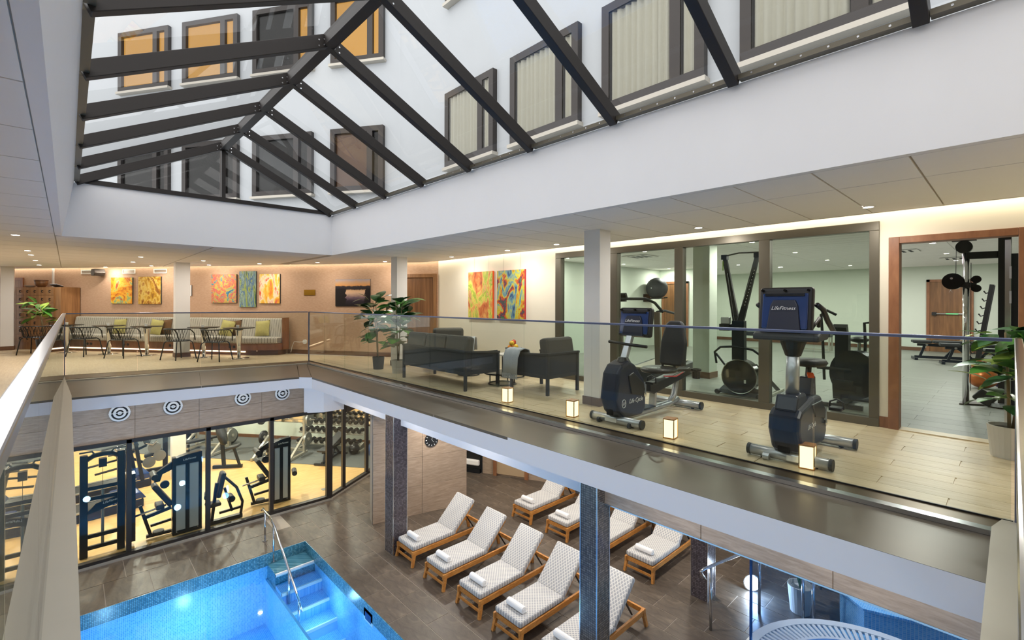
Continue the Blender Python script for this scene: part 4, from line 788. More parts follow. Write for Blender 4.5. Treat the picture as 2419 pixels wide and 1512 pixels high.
o = thing('fruit_bowl', 'dark bowl full of fruit on the white-topped table', 'bowl', (5.95, 6.28, .42)); put('body', M().lathe([(.05, 0), (.12, .04), (.16, .11), (.148, .11), (.1, .04), (0, .02)], n=24), 'charcoal', o, smooth=True); put('foot_ring', M().lathe([(.055, 0), (.055, .01), (.045, .01)], n=20), 'charcoal', o)
for i, (x, y, z, mt, nm, lab) in enumerate([(.05, .02, .12, 'fruit_orange', 'orange_fruit', 'orange at the front of the fruit bowl'), (-.06, .03, .12, 'fruit_orange', 'orange_fruit', 'orange on the left of the fruit bowl'), (0, -.06, .13, 'fruit_yellow', 'lemon', 'yellow lemon in the fruit bowl'), (.055, .055, .205, 'fruit_red', 'apple', 'red apple on top of the fruit bowl'), (-.045, .0, .195, 'fruit_yellow', 'lemon', 'lemon on top of the fruit heap')]):
    f = thing(nm, lab, 'fruit', (5.95 + x, 6.28 + y, .42 + z - .045)); put('flesh', M().sphere((0, 0, .045), .048, 12, 8), mt, f, smooth=True); put('stalk', M().cyl((0, 0, .09), (0, 0, .1), .006, n=6), 'stem', f)
# lanterns along the glass
ln = None
for i, (x, y) in enumerate([(4.36, 4.72), (4.38, 3.6), (4.41, 2.36), (4.43, 1.16)]):
    lab = 'small glowing square paper lantern on the floor behind the glass, %s from the right' % ORD[3 - i]
    if ln is None:
        ln = thing('floor_lantern', lab, 'lantern', (x, y, 0), R(8), 'floor lanterns along the balustrade'); a = .052; h = .2
        put('paper_shade', M().box((-a, -a, .012), (a, a, h - .012)), 'lantern_glow', ln); put('bottom_frame', M().box((-a - .004, -a - .004, 0), (a + .004, a + .004, .012)), 'teak', ln); put('top_frame', M().box((-a - .004, -a - .004, h - .012), (a + .004, a + .004, h)), 'teak', ln)
        for sx in (-1, 1):
            for sy in (-1, 1): put('corner_bar', M().box((sx * a - .004, sy * a - .004, .012), (sx * a + .004, sy * a + .004, h - .012)), 'brass', ln)
    else: ctree(ln, lab, (x, y, 0))
# ================================================================ EXERCISE BIKES (x runs to the rear of the bike)
def console(t, c, w_, h, tilt=R(8), sc_=1.):
    cx_, cy, cz = c
    body = put('console', M().obox((cx_ + .03, cy, cz), (.07, w_, h), (0, tilt, 0)), 'black', t, bev=.03, seg=3)
    put('blue_panel', M().obox((cx_ - .012, cy, cz - .005), (.02, w_ * .84, h * .76), (0, tilt, 0)), 'navy_gloss', body, bev=.01)
    put('visor_slot', M().obox((cx_ - .018 + .02, cy, cz + h * .33), (.03, w_ * .72, .022), (0, tilt, 0)), 'black_gloss', body)
    sv = M(); hw, hh = w_ * .25, h * .3; poly = [(-hw * .8, hh), (hw * .8, hh), (hw, hh * .6), (hw * 1.25, -hh * 1.25), (-hw * 1.25, -hh * 1.25), (-hw, hh * .6)]
    vs = [(-.03, y, z) for y, z in poly] + [(.02, y * 1.08, z * 1.05) for y, z in poly]; n = 6
    sv.add(vs, [tuple(range(6)), tuple(range(11, 5, -1))] + [(i, i + 6, (i + 1) % 6 + 6, (i + 1) % 6) for i in range(6)]).xf(Matrix.Translation((cx_ - .012, cy, cz - h * .08)) @ Matrix.Rotation(tilt, 4, 'Y'))
    put('rear_cover', sv, 'navy', body, bev=.008); text('brand_lettering', 'LifeFitness', w_ * .105, 'vinyl_white', body, (cx_ - .05, cy, cz + .02), (R(90), 0, R(-90)))
    for q in (-.42, 0, .42): put('screw', M().cyl((cx_ - .008, cy + w_ * q, cz + h * .43), (cx_ + .02, cy + w_ * q, cz + h * .43), .011, n=8), 'black_gloss', body)
    return body
def stabiliser(t, x, hw, nm):
    s = put(nm, M().cyl((x, -hw, .055), (x, hw, .055), .045, n=18), 'silver_paint', t, smooth=True)
    for y in (-1, 1): put('end_cap', M().cyl((x, y * hw, .055), (x, y * (hw + .025), .055), .048, n=18), 'pot_dark', s); put('level_foot', M().lathe([(.02, 0), (.02, .012), (.01, .012), (.01, .03)], (x, y * (hw - .1), 0), 10), 'black', s)
    return s
def pedal(t, x, y, z):
    k = put('crank', M().bar((x, y * .55, z), (x - .02, y * .6, z - .14), .03, .02), 'silver_paint', t); put('crank_hub', M().cyl((x - .02, y * .5, z - .14), (x - .02, y * .66, z - .14), .03, n=14), 'chrome', k)
    p = put('pedal', M().obox((x, y, z), (.11, .1, .03)), 'black', t, bev=.006); put('toe_strap', M().tube([(x, y - .055, z), (x, y - .05, z + .06), (x, y, z + .085), (x, y + .05, z + .06), (x, y + .055, z)], .008, 6), 'black', p)
b1 = thing('recumbent_bike', 'black and silver recumbent exercise bike beside the white column', 'exercise bike', (4.45, 3.03, 0))
s = stabiliser(b1, 0, .31, 'front_stabiliser'); put('rating_label', M().box((-.048, -.03, .03), (-.044, .12, .075)), 'white_plastic', s)
for y in (-.2, .2): put('transport_wheel', M().cyl((-.05, y - .015, .03), (-.05, y + .015, .03), .028, n=14), 'pot_dark', s)
stabiliser(b1, 1.39, .31, 'rear_stabiliser')
put('base_rail', M().tube([(0, 0, .06), (.6, 0, .06), (1.15, 0, .07), (1.38, 0, .1)], .04, 10), 'silver_paint', b1, smooth=True); put('foot_plate', M().box((.48, -.07, .1), (.72, .07, .115)), 'pot_dark', b1)
put('upright', M().bar((.76, 0, .07), (.8, 0, .38), .08, .05), 'silver_paint', b1, bev=.008); put('upright', M().tube([(1.2, 0, .09), (1.3, 0, .16), (1.34, 0, .28), (1.38, 0, .46)], .038, 10), 'silver_paint', b1, smooth=True)
sh = put('shroud', M().profile([(.0, .08), (-.1, .16), (-.17, .3), (-.12, .58), (-.04, .67), (.1, .71), (.22, .66), (.4, .48), (.44, .38), (.44, .14), (.36, .07)], -.11, .11), 'navy', b1, bev=.035, seg=3)
put('side_cover', M().profile([(.06, .55), (.16, .58), (.36, .44), (.4, .36), (.36, .3), (.12, .34)], -.125, -.1), 'black', sh, bev=.01); put('neck_boot', M().lathe([(.1, .62), (.09, .68), (.055, .74)], (.13, 0, 0), 16), 'black', sh)
text('brand_lettering', 'Life Cycle', .07, 'vinyl_white', sh, (.22, -.1125, .26), (R(90), 0, 0)); put('emblem_ring', M().tube([(-.02 + .035 * math.cos(k * PI / 9), -.112, .25 + .045 * math.sin(k * PI / 9)) for k in range(18)], .004, 5, True), 'vinyl_white', sh); text('emblem_letters', 'LF', .05, 'vinyl_white', sh, (-.02, -.1125, .25), (R(90), 0, 0))
put('power_port', M().box((-.115, -.03, .12), (-.1, .05, .2)), 'black_gloss', sh)
put('console_post', M().bar((.14, 0, .7), (.3, 0, 1.02), .075, .06), 'silver_paint', b1, bev=.01); console(b1, (.3, -.04, 1.13), .43, .34)
put('handlebar', M().tube([(.2, .24, .9), (.2, .0, .88), (.2, -.26, .87)], .018, 10), 'black', b1, smooth=True)
rl = put('seat_rail', M().profile([(.6, .3), (.7, .26), (1.62, .4), (1.62, .5), (.72, .38), (.6, .4)], -.07, .07), 'black', b1, bev=.01); put('rail_track', M().bar((1.15, -.075, .42), (1.55, -.075, .48), .01, .02), 'chrome', rl)
st = put('seat', M().lathe([(.0, 0), (.2, .0), (.22, .03), (.19, .055), (.0, .05)], n=24).xf(Matrix.Translation((.92, 0, .5)) @ Matrix.Diagonal((1.15, 1, 1, 1))), 'black', b1, smooth=True); put('seat_cushion_strip', M().tube([(.68, -.2, .49), (.9, -.24, .47), (1.15, -.2, .49)], .007, 6), 'red', st)
sb = M(); poly = [(.15, 0), (.17, .05), (.17, .3), (.12, .52), (.08, .57), (-.08, .57), (-.12, .52), (-.17, .3), (-.17, .05), (-.15, 0)]
sb.add([(0, y, z) for y, z in poly] + [(.09, y * .95, z) for y, z in poly], [tuple(range(10)), tuple(range(19, 9, -1))] + [(i, i + 10, (i + 1) % 10 + 10, (i + 1) % 10) for i in range(10)]).xf(Matrix.Translation((1.06, -.08, .57)) @ Matrix.Rotation(R(9), 4, 'Y'))
put('backrest', sb, 'pad', b1, bev=.03, seg=3)
for y in (-.1, .06): put('backrest_post', M().cyl((1.12, y, .48), (1.12, y, .66), .016, n=8), 'black', b1)
cu = put('cup_holder', M().lathe([(.045, 0), (.048, .09), (.062, .1), (.062, .12), (.045, .12), (.04, .02)], (1.36, -.27, .4), 18), 'black', b1); put('holder_arm', M().bar((1.2, -.1, .5), (1.36, -.22, .5), .04, .03), 'black', b1)
for y in (-.19, .19): pedal(b1, .42 if y < 0 else .28, y, .44 if y < 0 else .22)
b2 = thing('upright_bike', 'black and silver upright exercise bike before the gym window', 'exercise bike', (4.46, 1.31, 0))
s = stabiliser(b2, 0, .3, 'front_stabiliser'); put('rating_label', M().box((-.048, -.12, .03), (-.044, .0, .075)), 'white_plastic', s); put('transport_wheel', M().cyl((-.055, .13, .03), (-.055, .18, .03), .03, n=14), 'silver_paint', s)
stabiliser(b2, .84, .3, 'rear_stabiliser'); put('base_rail', M().bar((0, 0, .06), (.84, 0, .06), .08, .05), 'silver_paint', b2, bev=.01)
sh = put('shroud', M().profile([(.0, .08), (-.06, .12), (-.15, .3), (-.13, .42), (-.06, .47), (.3, .53), (.52, .52), (.6, .44), (.68, .36), (.7, .16), (.62, .08)], -.12, .12), 'navy', b2, bev=.04, seg=3)
put('neck_cover', M().profile([(-.1, .45), (-.04, .58), (.18, .58), (.26, .5), (.2, .44)], -.085, .085), 'navy', sh, bev=.02); put('side_cover', M().profile([(.2, .48), (.5, .48), (.62, .38), (.6, .3), (.3, .36)], -.13, -.11), 'black', sh, bev=.01)
text('brand_lettering', 'Life Cycle', .06, 'vinyl_white', sh, (.2, -.1225, .3), (R(90), 0, 0)); put('power_port', M().box((-.075, -.03, .1), (-.06, .06, .19)), 'black_gloss', sh); put('vent_slots', M().box((.3, -.06, .53), (.42, .06, .534)), 'black_gloss', sh)
put('console_post', M().cyl((.1, 0, .54), (.12, 0, .96), .052, n=20), 'silver_paint', b2, smooth=True); put('post_collar', M().lathe([(.06, 0), (.1, .12), (.1, .14)], (.12, .0, .9), 20), 'black', b2)
con = console(b2, (.1, .06, 1.29), .43, .41); put('console_tray', M().profile([(.02, 1.03), (.3, 1.04), (.34, 1.1), (.12, 1.12), (.02, 1.08)], -.22, .3), 'pot_dark', b2, bev=.015)
for y in (-.17, .3): put('handlebar', M().tube([(.16, y, 1.34), (.26, y - .02, 1.3), (.36, y - .03, 1.2), (.5, y - .03, 1.13), (.6, y - .02, 1.1)], .022, 10), 'black', b2, smooth=True); put('inner_grip', M().tube([(.3, y * .5, 1.12), (.5, y * .6, 1.22), (.55, y * .5, 1.14)], .016, 8), 'black', b2, smooth=True)
put('seat_tube', M().profile([(.42, .5), (.47, .68), (.6, .68), (.62, .5)], -.05, .05), 'navy', b2, bev=.01); put('seat_post', M().cyl((.54, 0, .62), (.58, 0, .77), .025, n=12), 'black', b2); put('seat_lever', M().bar((.5, -.03, .71), (.42, -.06, .69), .05, .02), 'orange', b2)
put('saddle', M().lathe([(.0, 0), (.13, .0), (.15, .03), (.13, .06), (0, .065)], n=22).xf(Matrix.Translation((.62, 0, .77)) @ Matrix.Diagonal((1.15, .95, 1, 1))), 'pad', b2, smooth=True)
for y in (-.21, .21): pedal(b2, .62 if y < 0 else .4, y, .4 if y < 0 else .2)
# ================================================================ UPPER GYM EQUIPMENT
sk2 = thing('ski_machine', 'black ski trainer with two tall arms and a round flywheel', 'ski trainer', (7.15, 2.76, 0))
put('base_plate', M().profile([(-.05, .02), (-.02, .07), (.1, .12), (.2, .07), (.25, .02)], -.28, .28).xf(Matrix.Rotation(R(-8), 4, 'Z')), 'machine', sk2)
for y in (-.27, .29): put('wheel', M().cyl((-.06, y, .035), (.0, y, .035), .035, n=14), 'pot_dark', sk2)
put('rear_foot', M().bar((.2, -.35, .02), (.95, -.3, .02), .05, .03), 'silver_frame', sk2); put('rear_strut', M().bar((.15, -.18, .45), (.75, -.3, .03), .04, .04), 'machine', sk2)
fw = put('flywheel_housing', M().cyl((-.06, -.03, .29), (.1, -.03, .29), .25, n=36), 'black_gloss', sk2); put('flywheel_rim', M().tube([(-.062, -.03 + .245 * math.cos(k * PI / 18), .29 + .245 * math.sin(k * PI / 18)) for k in range(36)], .008, 5, True), 'steel', fw); put('data_plate', M().box((-.064, -.13, .2), (-.061, -.1, .25)), 'white_plastic', fw)
put('tower', M().profile([(-.04, .45), (-.05, 1.1), (.06, 1.1), (.08, .45)], -.09, .08), 'machine', sk2, bev=.006)
for y0, y1 in ((.03, .2), (-.03, -.26)):
    a = put('arm', M().bar((0, y0, 1.08), (0, y1, 2.04), .085, .05, (1, 0, 0), .055, .04), 'black', sk2); put('pulley_head', M().obox((0, y1, 2.04), (.08, .08, .07)), 'navy', a); put('pull_cord', M().cyl((-.03, y0 * .5 + .03, 1.08), (-.03, y1 * .75, 1.8), .004, n=5), 'silver_rail', a)
tm_ = M()
for k in range(12): tm_.obox((-.03, -.1 - k * .0115, 1.33 + k * .045), (.006, .006, .014))
tag(put('scale_marks', tm_, 'vinyl_white', sk2), kind='stuff'); put('cross_link', M().tube([(0, .24, 2.05), (.0, 0, 2.09), (0, -.3, 2.08)], .012, 6), 'frame_dark', sk2); put('handle_strap', M().box((-.05, .2, 1.84), (-.04, .215, 1.98)), 'lime', sk2)
put('stabiliser_arc', M().tube([(.0, .32, .45), (-.02, .34, .62), (-.03, .25, .7), (-.04, .05, .72), (-.02, -.2, .69), (.05, -.33, .58), (.12, -.4, .4)], .017, 8), 'machine', sk2, smooth=True); put('arc_strut', M().cyl((0, .33, .6), (.02, .2, .43), .016, n=8), 'machine', sk2)
put('monitor', M().obox((-.06, .16, 1.1), (.06, .13, .1)), 'silver_paint', sk2, bev=.01); put('winch_box', M().obox((-.04, .17, 1.0), (.12, .15, .1)), 'black', sk2, bev=.01)
# treadmill
tr = thing('treadmill', 'grey manual treadmill with curved handlebars behind the gym glass', 'treadmill', (7.6, 4.62, 0))
put('deck', M().profile([(-.4, .0), (-.4, .22), (.3, .15), (1.2, .24), (1.2, .0)], -.42, .42), 'machine', tr, bev=.01); put('belt', M().profile([(-.36, .225), (.3, .155), (1.15, .245), (1.15, .26), (.3, .17), (-.36, .24)], -.3, .3), 'pot_beige', tr)
for y in (-.38, .38): put('upright', M().bar((-.1, y, .16), (-.16, y, 1.2), .1, .05), 'baseboard_grey', tr); put('handrail', M().tube([(-.16, y, 1.2), (.1, y, 1.22), (.5, y, 1.16)], .022, 8), 'pot_dark', tr, smooth=True)
put('front_bar', M().tube([(.0, -.4, 1.2), (-.2, -.36, 1.36), (-.24, -.2, 1.43), (-.24, .4, 1.43)], .025, 8), 'pot_dark', tr, smooth=True); put('display', M().obox((-.2, .28, 1.47), (.06, .16, .13), (0, R(-25), 0)), 'black', tr, bev=.01); put('display_bracket', M().obox((-.22, .26, 1.41), (.06, .1, .06)), 'black', tr)
# air bike
ab = thing('air_bike', 'dark fan bike seen through the right gym pane', 'fan bike', (7.6, 1.55, 0))
fc = put('fan_cage', M().cyl((-.15, -.07, .42), (-.15, .07, .42), .32, n=32).xf(Matrix.Rotation(R(65), 4, 'Z')), 'machine', ab); put('fan_spokes', M().tube([(-.15 + .24 * math.cos(k * PI / 12), -.08, .42 + .24 * math.sin(k * PI / 12)) for k in range(24)], .01, 5, True).xf(Matrix.Rotation(R(65), 4, 'Z')), 'iron', fc)
put('main_tower', M().box((-.08, -.05, .1), (.06, .1, .96)), 'machine', ab); put('monitor', M().obox((-.02, .05, 1.0), (.1, .16, .12), (0, R(-25), 0)), 'black', ab); put('lower_body', M().profile([(-.1, .1), (-.14, .34), (.3, .34), (.36, .12)], -.12, .12), 'machine', ab, bev=.01)
put('arm_lever', M().tube([(.05, -.2, .3), (.0, -.22, .85), (-.06, -.22, 1.1), (-.02, -.36, 1.12)], .018, 8), 'pot_dark', ab, smooth=True); put('arm_lever', M().tube([(.05, .25, .3), (0, .26, .9), (-.08, .26, 1.2), (-.04, .2, 1.26), (0, .1, 1.2)], .018, 8), 'pot_dark', ab, smooth=True)
put('saddle', M().sphere((.3, -.1, .86), .11, 14, 8, (1.2, 1, .4)), 'pad', ab, smooth=True); put('seat_post', M().cyl((.26, -.1, .3), (.3, -.1, .84), .02, n=8), 'steel', ab); put('foot_bar', M().bar((-.3, -.25, .03), (-.3, .25, .03), .06, .05), 'machine', ab); put('foot_bar', M().bar((.4, -.28, .03), (.4, .22, .03), .06, .05), 'machine', ab)
put('frame_rail', M().bar((-.3, 0, .05), (.4, 0, .05), .06, .06), 'machine', ab); put('peg', M().cyl((-.1, -.35, .48), (-.1, .3, .48), .022, n=10), 'black', ab)
for y in (-.3,): put('pedal', M().obox((.12, y, .26), (.1, .1, .05)), 'black', ab); put('crank', M().bar((.12, -.12, .2), (.12, -.28, .25), .02, .03), 'steel', ab)
def flat_bench(label, loc, rz, L_=1.25, inc=0.):
    t = thing('weight_bench', label, 'weight bench', loc, rz); put('seat_pad', M().box((-L_ / 2, -.14, .4), (-L_ / 2 + .36, .14, .47)), 'pad', t, bev=.02); put('back_pad', M().profile([(-L_ / 2 + .4, .4), (L_ / 2, .4 + inc), (L_ / 2, .47 + inc), (-L_ / 2 + .4, .47)], -.14, .14), 'pad', t, bev=.02)
    put('spine', M().bar((-L_ / 2 + .1, 0, .36), (L_ / 2 - .2, 0, .34), .06, .06), 'machine', t); put('base_rail', M().bar((-L_ / 2 + .05, 0, .06), (L_ / 2 - .1, 0, .06), .06, .06), 'machine', t)
    put('strut', M().bar((-L_ / 2 + .15, 0, .06), (-L_ / 2 + .25, 0, .38), .05, .05), 'machine', t); put('strut', M().bar((0, 0, .08), (.2, 0, .36), .05, .05), 'machine', t); put('strut', M().bar((.45, 0, .08), (.15, 0, .36), .05, .05), 'machine', t)
    for x in (-L_ / 2 + .05, L_ / 2 - .1): put('cross_foot', M().bar((x, -.24, .03), (x, .24, .03), .06, .05), 'machine', t)
    for x in (-.35, .1): put('pivot', M().cyl((x, -.05, .36), (x, .05, .36), .025, n=10), 'steel', t)
    return t
flat_bench('black adjustable weight bench before the emergency door', (15.35, 1.12, 0), R(-75)); flat_bench('black weight bench partly hidden by the chrome pole', (14.6, .55, 0), R(-80))
for i, (x, y) in enumerate([(14.6, 5.2), (15.5, 3.9)]):
    t = thing('step_rack', 'small grey gym bench at the back wall, %s' % ('left one behind the ski trainer' if i == 0 else 'right one under the upright bike console'), 'bench', (x, y, 0), 0)
    put('seat_pad', M().box((-.18, -.42, .42), (.18, .42, .54)), 'machine', t, bev=.02)
    for yy in (-.4, .4): put('frame', M().tube([(-.16, yy, .03), (-.14, yy, .42), (.14, yy, .42), (.16, yy, .03)], .025, 8), 'silver_frame', t)
    put('rail', M().bar((0, -.4, .06), (0, .4, .06), .05, .04), 'silver_frame', t)
# cable machine in the doorway
cm = thing('cable_machine', 'black cable machine with chrome guide pole in the gym doorway', 'cable machine', (8.8, .44, 0))
put('guide_pole', M().cyl((0, 0, .02), (0, 0, 2.04), .035, n=18), 'chrome', cm, smooth=True); put('boom', M().bar((0, 0, 2.0), (.05, -.34, 2.0), .07, .09), 'black', cm); put('main_frame', M().box((-.02, -.42, .0), (.12, -.3, 2.3)), 'black', cm); put('weight_shroud', M().box((.0, -.56, .0), (.4, -.42, 2.0)), 'charcoal', cm)
put('top_pulley', M().cyl((-.05, .02, 2.12), (.05, .02, 2.12), .085, n=24), 'black', cm); put('pulley_plate', M().box((-.06, -.1, 2.2), (.06, .14, 2.235)), 'black', cm); put('cable', M().cyl((-.03, .1, 1.7), (-.03, .095, 2.1), .004, n=5), 'black', cm); put('cable', M().cyl((-.05, -.05, .2), (-.05, -.05, 1.9), .004, n=5), 'black', cm)
pc = put('pulley_carriage', M().cyl((-.06, .13, 1.66), (.04, .13, 1.66), .11, n=24), 'black_gloss', cm); put('carriage_arm', M().bar((0, .1, 1.62), (0, -.1, 1.6), .09, .07), 'black', pc); put('carriage_knob', M().cyl((-.05, -.1, 1.68), (.03, -.1, 1.68), .05, n=14), 'black_gloss', pc); put('carriage_knob', M().cyl((-.05, -.1, 1.56), (.03, -.1, 1.56), .05, n=14), 'black_gloss', pc); put('pivot_bolt', M().cyl((-.07, .14, 1.7), (-.06, .14, 1.7), .015, n=8), 'steel', pc)
put('snap_hook', M().tube([(0, .15, 1.55), (.0, .17, 1.5), (0, .15, 1.44), (0, .13, 1.5)], .006, 6, True), 'chrome', cm); put('foot_plate', M().prism([(-.08, .06), (.1, .06), (.6, -.6), (.3, -.6)], 0, .02), 'frame_black', cm); put('low_pulley', M().obox((-.02, -.18, .12), (.05, .2, .16), (R(35), 0, 0)), 'black', cm, bev=.03); put('base_disc', M().lathe([(.12, 0), (.12, .04), (.09, .05)], (.05, -.32, .02), 20), 'silver_paint', cm)
kb = thing('kettlebell', 'copper coloured kettlebell on the gym floor behind the pole', 'kettlebell', (10.7, .34, 0)); put('bell', M().sphere((0, 0, .17), .19, 18, 12, (1, 1, .88)), 'copper', kb, smooth=True); put('handle', M().tube([(0, .1, .3), (0, .12, .4), (0, 0, .46), (0, -.12, .4), (0, -.1, .3)], .025, 8), 'copper', kb, smooth=True)
kb = thing('kettlebell', 'purple kettlebell beside the copper one', 'kettlebell', (10.9, .12, 0)); put('bell', M().sphere((0, 0, .12), .13, 16, 10, (1, 1, .88)), 'purple', kb, smooth=True); put('handle', M().tube([(0, .06, .22), (0, .08, .3), (0, 0, .34), (0, -.08, .3), (0, -.06, .22)], .018, 8), 'black', kb, smooth=True)
sr = thing('barbell_rack', 'slanted black barbell rack behind the cable machine', 'rack', (13.6, .42, 0), R(0))
put('post', M().bar((0, .12, 0), (.0, -.12, 1.75), .07, .08), 'black', sr); put('post', M().bar((.7, .12, 0), (.7, -.12, 1.75), .07, .08), 'black', sr); put('base', M().bar((-.1, .1, .04), (.8, .1, .04), .4, .05), 'silver_frame', sr)
for k in range(9): put('hook', M().tube([(0, .12 - k * .025, .35 + k * .155), (-.0, .17 - k * .025, .33 + k * .155), (0, .2 - k * .025, .38 + k * .155)], .014, 6), 'black', sr)
for i, (lab, x, y, w_, h, z) in enumerate((('grey ceiling air diffuser in the upper gym near the door', 12.4, 1.6, .6, .6, 2.43), ('grey ceiling air diffuser above the treadmill', 9.6, 5.9, .6, .6, 2.43), ('grey ceiling air diffuser deeper in the gym by the door', 15.2, .9, .6, .6, 2.43))):
    t = thing('ceiling_diffuser', lab, 'vent', (x, y, z)); put('plate', M().box((-w_ / 2, -h / 2, -.01), (w_ / 2, h / 2, .0)), 'ceil', t)
    for k in range(4): put('slot', M().box((-.22, -.2 + k * .12, -.014), (.22, -.15 + k * .12, -.008)), 'charcoal', t)
br = thing('ball_bracket', 'black wall bracket holding a ball high in the gym corner', 'bracket', (13.4, 8.0, 1.5)); put('wall_plate', M().box((-.2, -.02, -.1), (.2, 0, .14)), 'black', br)
for x in (-.18, .18): put('prong', M().tube([(x, -.02, .0), (x, -.3, .0), (x * .9, -.62, .03)], .018, 8), 'black', br)
put('ring', M().tube([(.2 * math.cos(k * PI / 8), -.36 + .2 * math.sin(k * PI / 8), .02) for k in range(16)], .015, 6, True), 'black', br)
t = thing('exercise_ball', 'large dark exercise ball on the high bracket behind the treadmill', 'exercise ball', (13.4, 7.64, 1.53)); put('shell', M().sphere((0, 0, .29), .33, 24, 16), 'pot_dark', t, smooth=True); put('valve', M().cyl((-.32, 0, .29), (-.335, 0, .29), .02, n=8), 'silver_rail', t)
# ================================================================ LOUNGER DECK
lo = thing('sun_lounger', 'x', 'sun lounger', (0, 0, FL), 0, 'teak sun loungers with patterned cushions')   # x runs from foot to head
HWL = .29; LL = 1.74
for y in (-1, 1):
    put('side_rail', M().bar((.0, y * (HWL - .02), .235), (LL, y * (HWL - .02), .235), .035, .085), 'teak', lo, bev=.005)
    put('leg', M().bar((.06, y * (HWL - .025), .26), (.0, y * (HWL - .005), 0), .06, .05, (0, 1, 0), .05, .045), 'teak', lo, bev=.004); put('leg', M().bar((LL - .05, y * (HWL - .025), .28), (LL + .02, y * (HWL - .005), 0), .06, .05, (0, 1, 0), .05, .045), 'teak', lo, bev=.004)
put('foot_stretcher', M().bar((.02, -HWL, .11), (.02, HWL, .11), .025, .035), 'teak', lo); put('foot_rail', M().bar((.04, -HWL, .24), (.04, HWL, .24), .035, .07), 'teak', lo); put('head_rail', M().bar((LL - .02, -HWL, .24), (LL - .02, HWL, .24), .035, .07), 'teak', lo)
hx, hz = .98, .29; ba = R(44); bl = .66
tip = (hx + bl * math.cos(ba), hz + bl * math.sin(ba))
bf = put('backrest_frame', M().bar((hx, -HWL + .06, hz - .02), (tip[0], -HWL + .06, tip[1] - .02), .03, .03), 'teak', lo); put('backrest_bar', M().bar((hx, HWL - .06, hz - .02), (tip[0], HWL - .06, tip[1] - .02), .03, .03), 'teak', bf); put('backrest_bar', M().bar((tip[0], -HWL + .05, tip[1] - .02), (tip[0], HWL - .05, tip[1] - .02), .03, .03), 'teak', bf)
for y in (-1, 1): put('support_strut', M().bar((1.3, y * .2, .55), (1.5, y * .2, .25), .02, .02), 'black', lo)
for k in range(5): put('slat', M().box((.1 + k * .18, -HWL + .04, .255), (.2 + k * .18, HWL - .04, .275)), 'teak', lo)
put('seat_cushion', M().box((.02, -HWL + .015, .28), (hx + .03, HWL - .015, .375)), 'cushion', lo, bev=.03, seg=3)
cbk = M().obox((0, 0, 0), (bl + .06, 2 * HWL - .03, .095)).xf(Matrix.Translation((hx + bl * .5 * math.cos(ba) - .035 * math.sin(ba) + .015, 0, hz + bl * .5 * math.sin(ba) + .05 * math.cos(ba) + .03)) @ Matrix.Rotation(-ba, 4, 'Y'))
put('back_cushion', cbk, 'cushion', lo, bev=.03, seg=3)
tw = thing('rolled_towel', 'x', 'towel', (0, 0, 0), 0, 'rolled white towels on the loungers'); put('roll', M().cyl((0, -.17, .05), (0, .17, .05), .052, n=18), 'towel', tw, bev=.012, smooth=False)
put('roll_end', M().tube([(.012 * k ** .9 * math.cos(k * 1.1) * .35 , -.172, .05 + .012 * k ** .9 * math.sin(k * 1.1) * .35) for k in range(1, 11)], .004, 5), 'towel', tw); put('loose_edge', M().bar((.035, -.17, .012), (.035, .17, .012), .04, .01), 'towel', tw)
rows = [(4.63, [7.87, 6.885, 5.925, 5.03, 4.09], 'front row', 'column'), (7.43, [7.57, 6.53, 5.56, 4.585], 'back row', 'wall')]; fl = True
for x, ys_, nm, _ in rows:
    for i, y in enumerate(ys_):
        lab = 'teak sun lounger with patterned grey cushion, %s in the %s from the far end' % (ORD[i], nm); tl = 'rolled white towel on the %s lounger of the %s from the far end' % (ORD[i], nm)
        if fl: lo['label'] = lab; lo.location = (x, y, FL); tw['label'] = tl; tw.location = (x + .2, y, FL + .376); fl = False
        else: ctree(lo, lab, (x, y, FL)); ctree(tw, tl, (x + .2, y, FL + .376))
st0 = None
def stable(label, x, y):
    t = thing('side_table', label, 'side table', (x, y, FL), 0, 'small black side tables between the loungers'); put('top', M().lathe([(.2, .37), (.2, .385), (0, .385)], n=28), 'pot_dark', t)
    for k in range(3):
        a = k * 2.094 + .5
        put('leg', M().tube([(.1 * math.cos(a - .5), .1 * math.sin(a - .5), .37), (.16 * math.cos(a), .16 * math.sin(a), 0), (.1 * math.cos(a + .5), .1 * math.sin(a + .5), .37)], .007, 6), 'black', t)
for i, (x, y, lab, k) in enumerate([(6.25, 7.38, 'first and second loungers of the front row', 'jar'), (6.28, 6.4, 'second and third loungers of the front row', 'pot'), (6.3, 4.55, 'fourth and fifth loungers of the front row', None), (9.0, 7.05, 'first and second loungers of the back row', 'pot'), (8.95, 5.07, 'third and fourth loungers of the back row', 'pot')]):
    stable('small round black side table between the ' + lab, x, y)
    if k == 'pot':
        o = thing('brass_candle_pot', 'brass candle pot between the ' + lab, 'candle holder', (x, y, FL + .385), 0, 'brass candle pots'); put('pot', M().lathe([(.03, 0), (.055, .03), (.055, .06), (.035, .085), (.03, .085)], n=18), 'brass', o, smooth=True); put('lid', M().lathe([(.04, .085), (.045, .1), (.01, .12), (.008, .135)], n=16), 'brass', o, smooth=True)
    elif k == 'jar':
        o = thing('candle_jar', 'tall glass jar with a lit candle on the first side table', 'candle holder', (x, y, FL + .385)); put('glass', M().lathe([(.055, 0), (.055, .24)], n=18), 'jar', o, smooth=True); put('wax', M().cyl((0, 0, .005), (0, 0, .1), .035, n=14), 'pot_beige', o); put('flame', M().sphere((0, 0, .125), .016, 8, 6, (1, 1, 1.8)), 'candle', o)
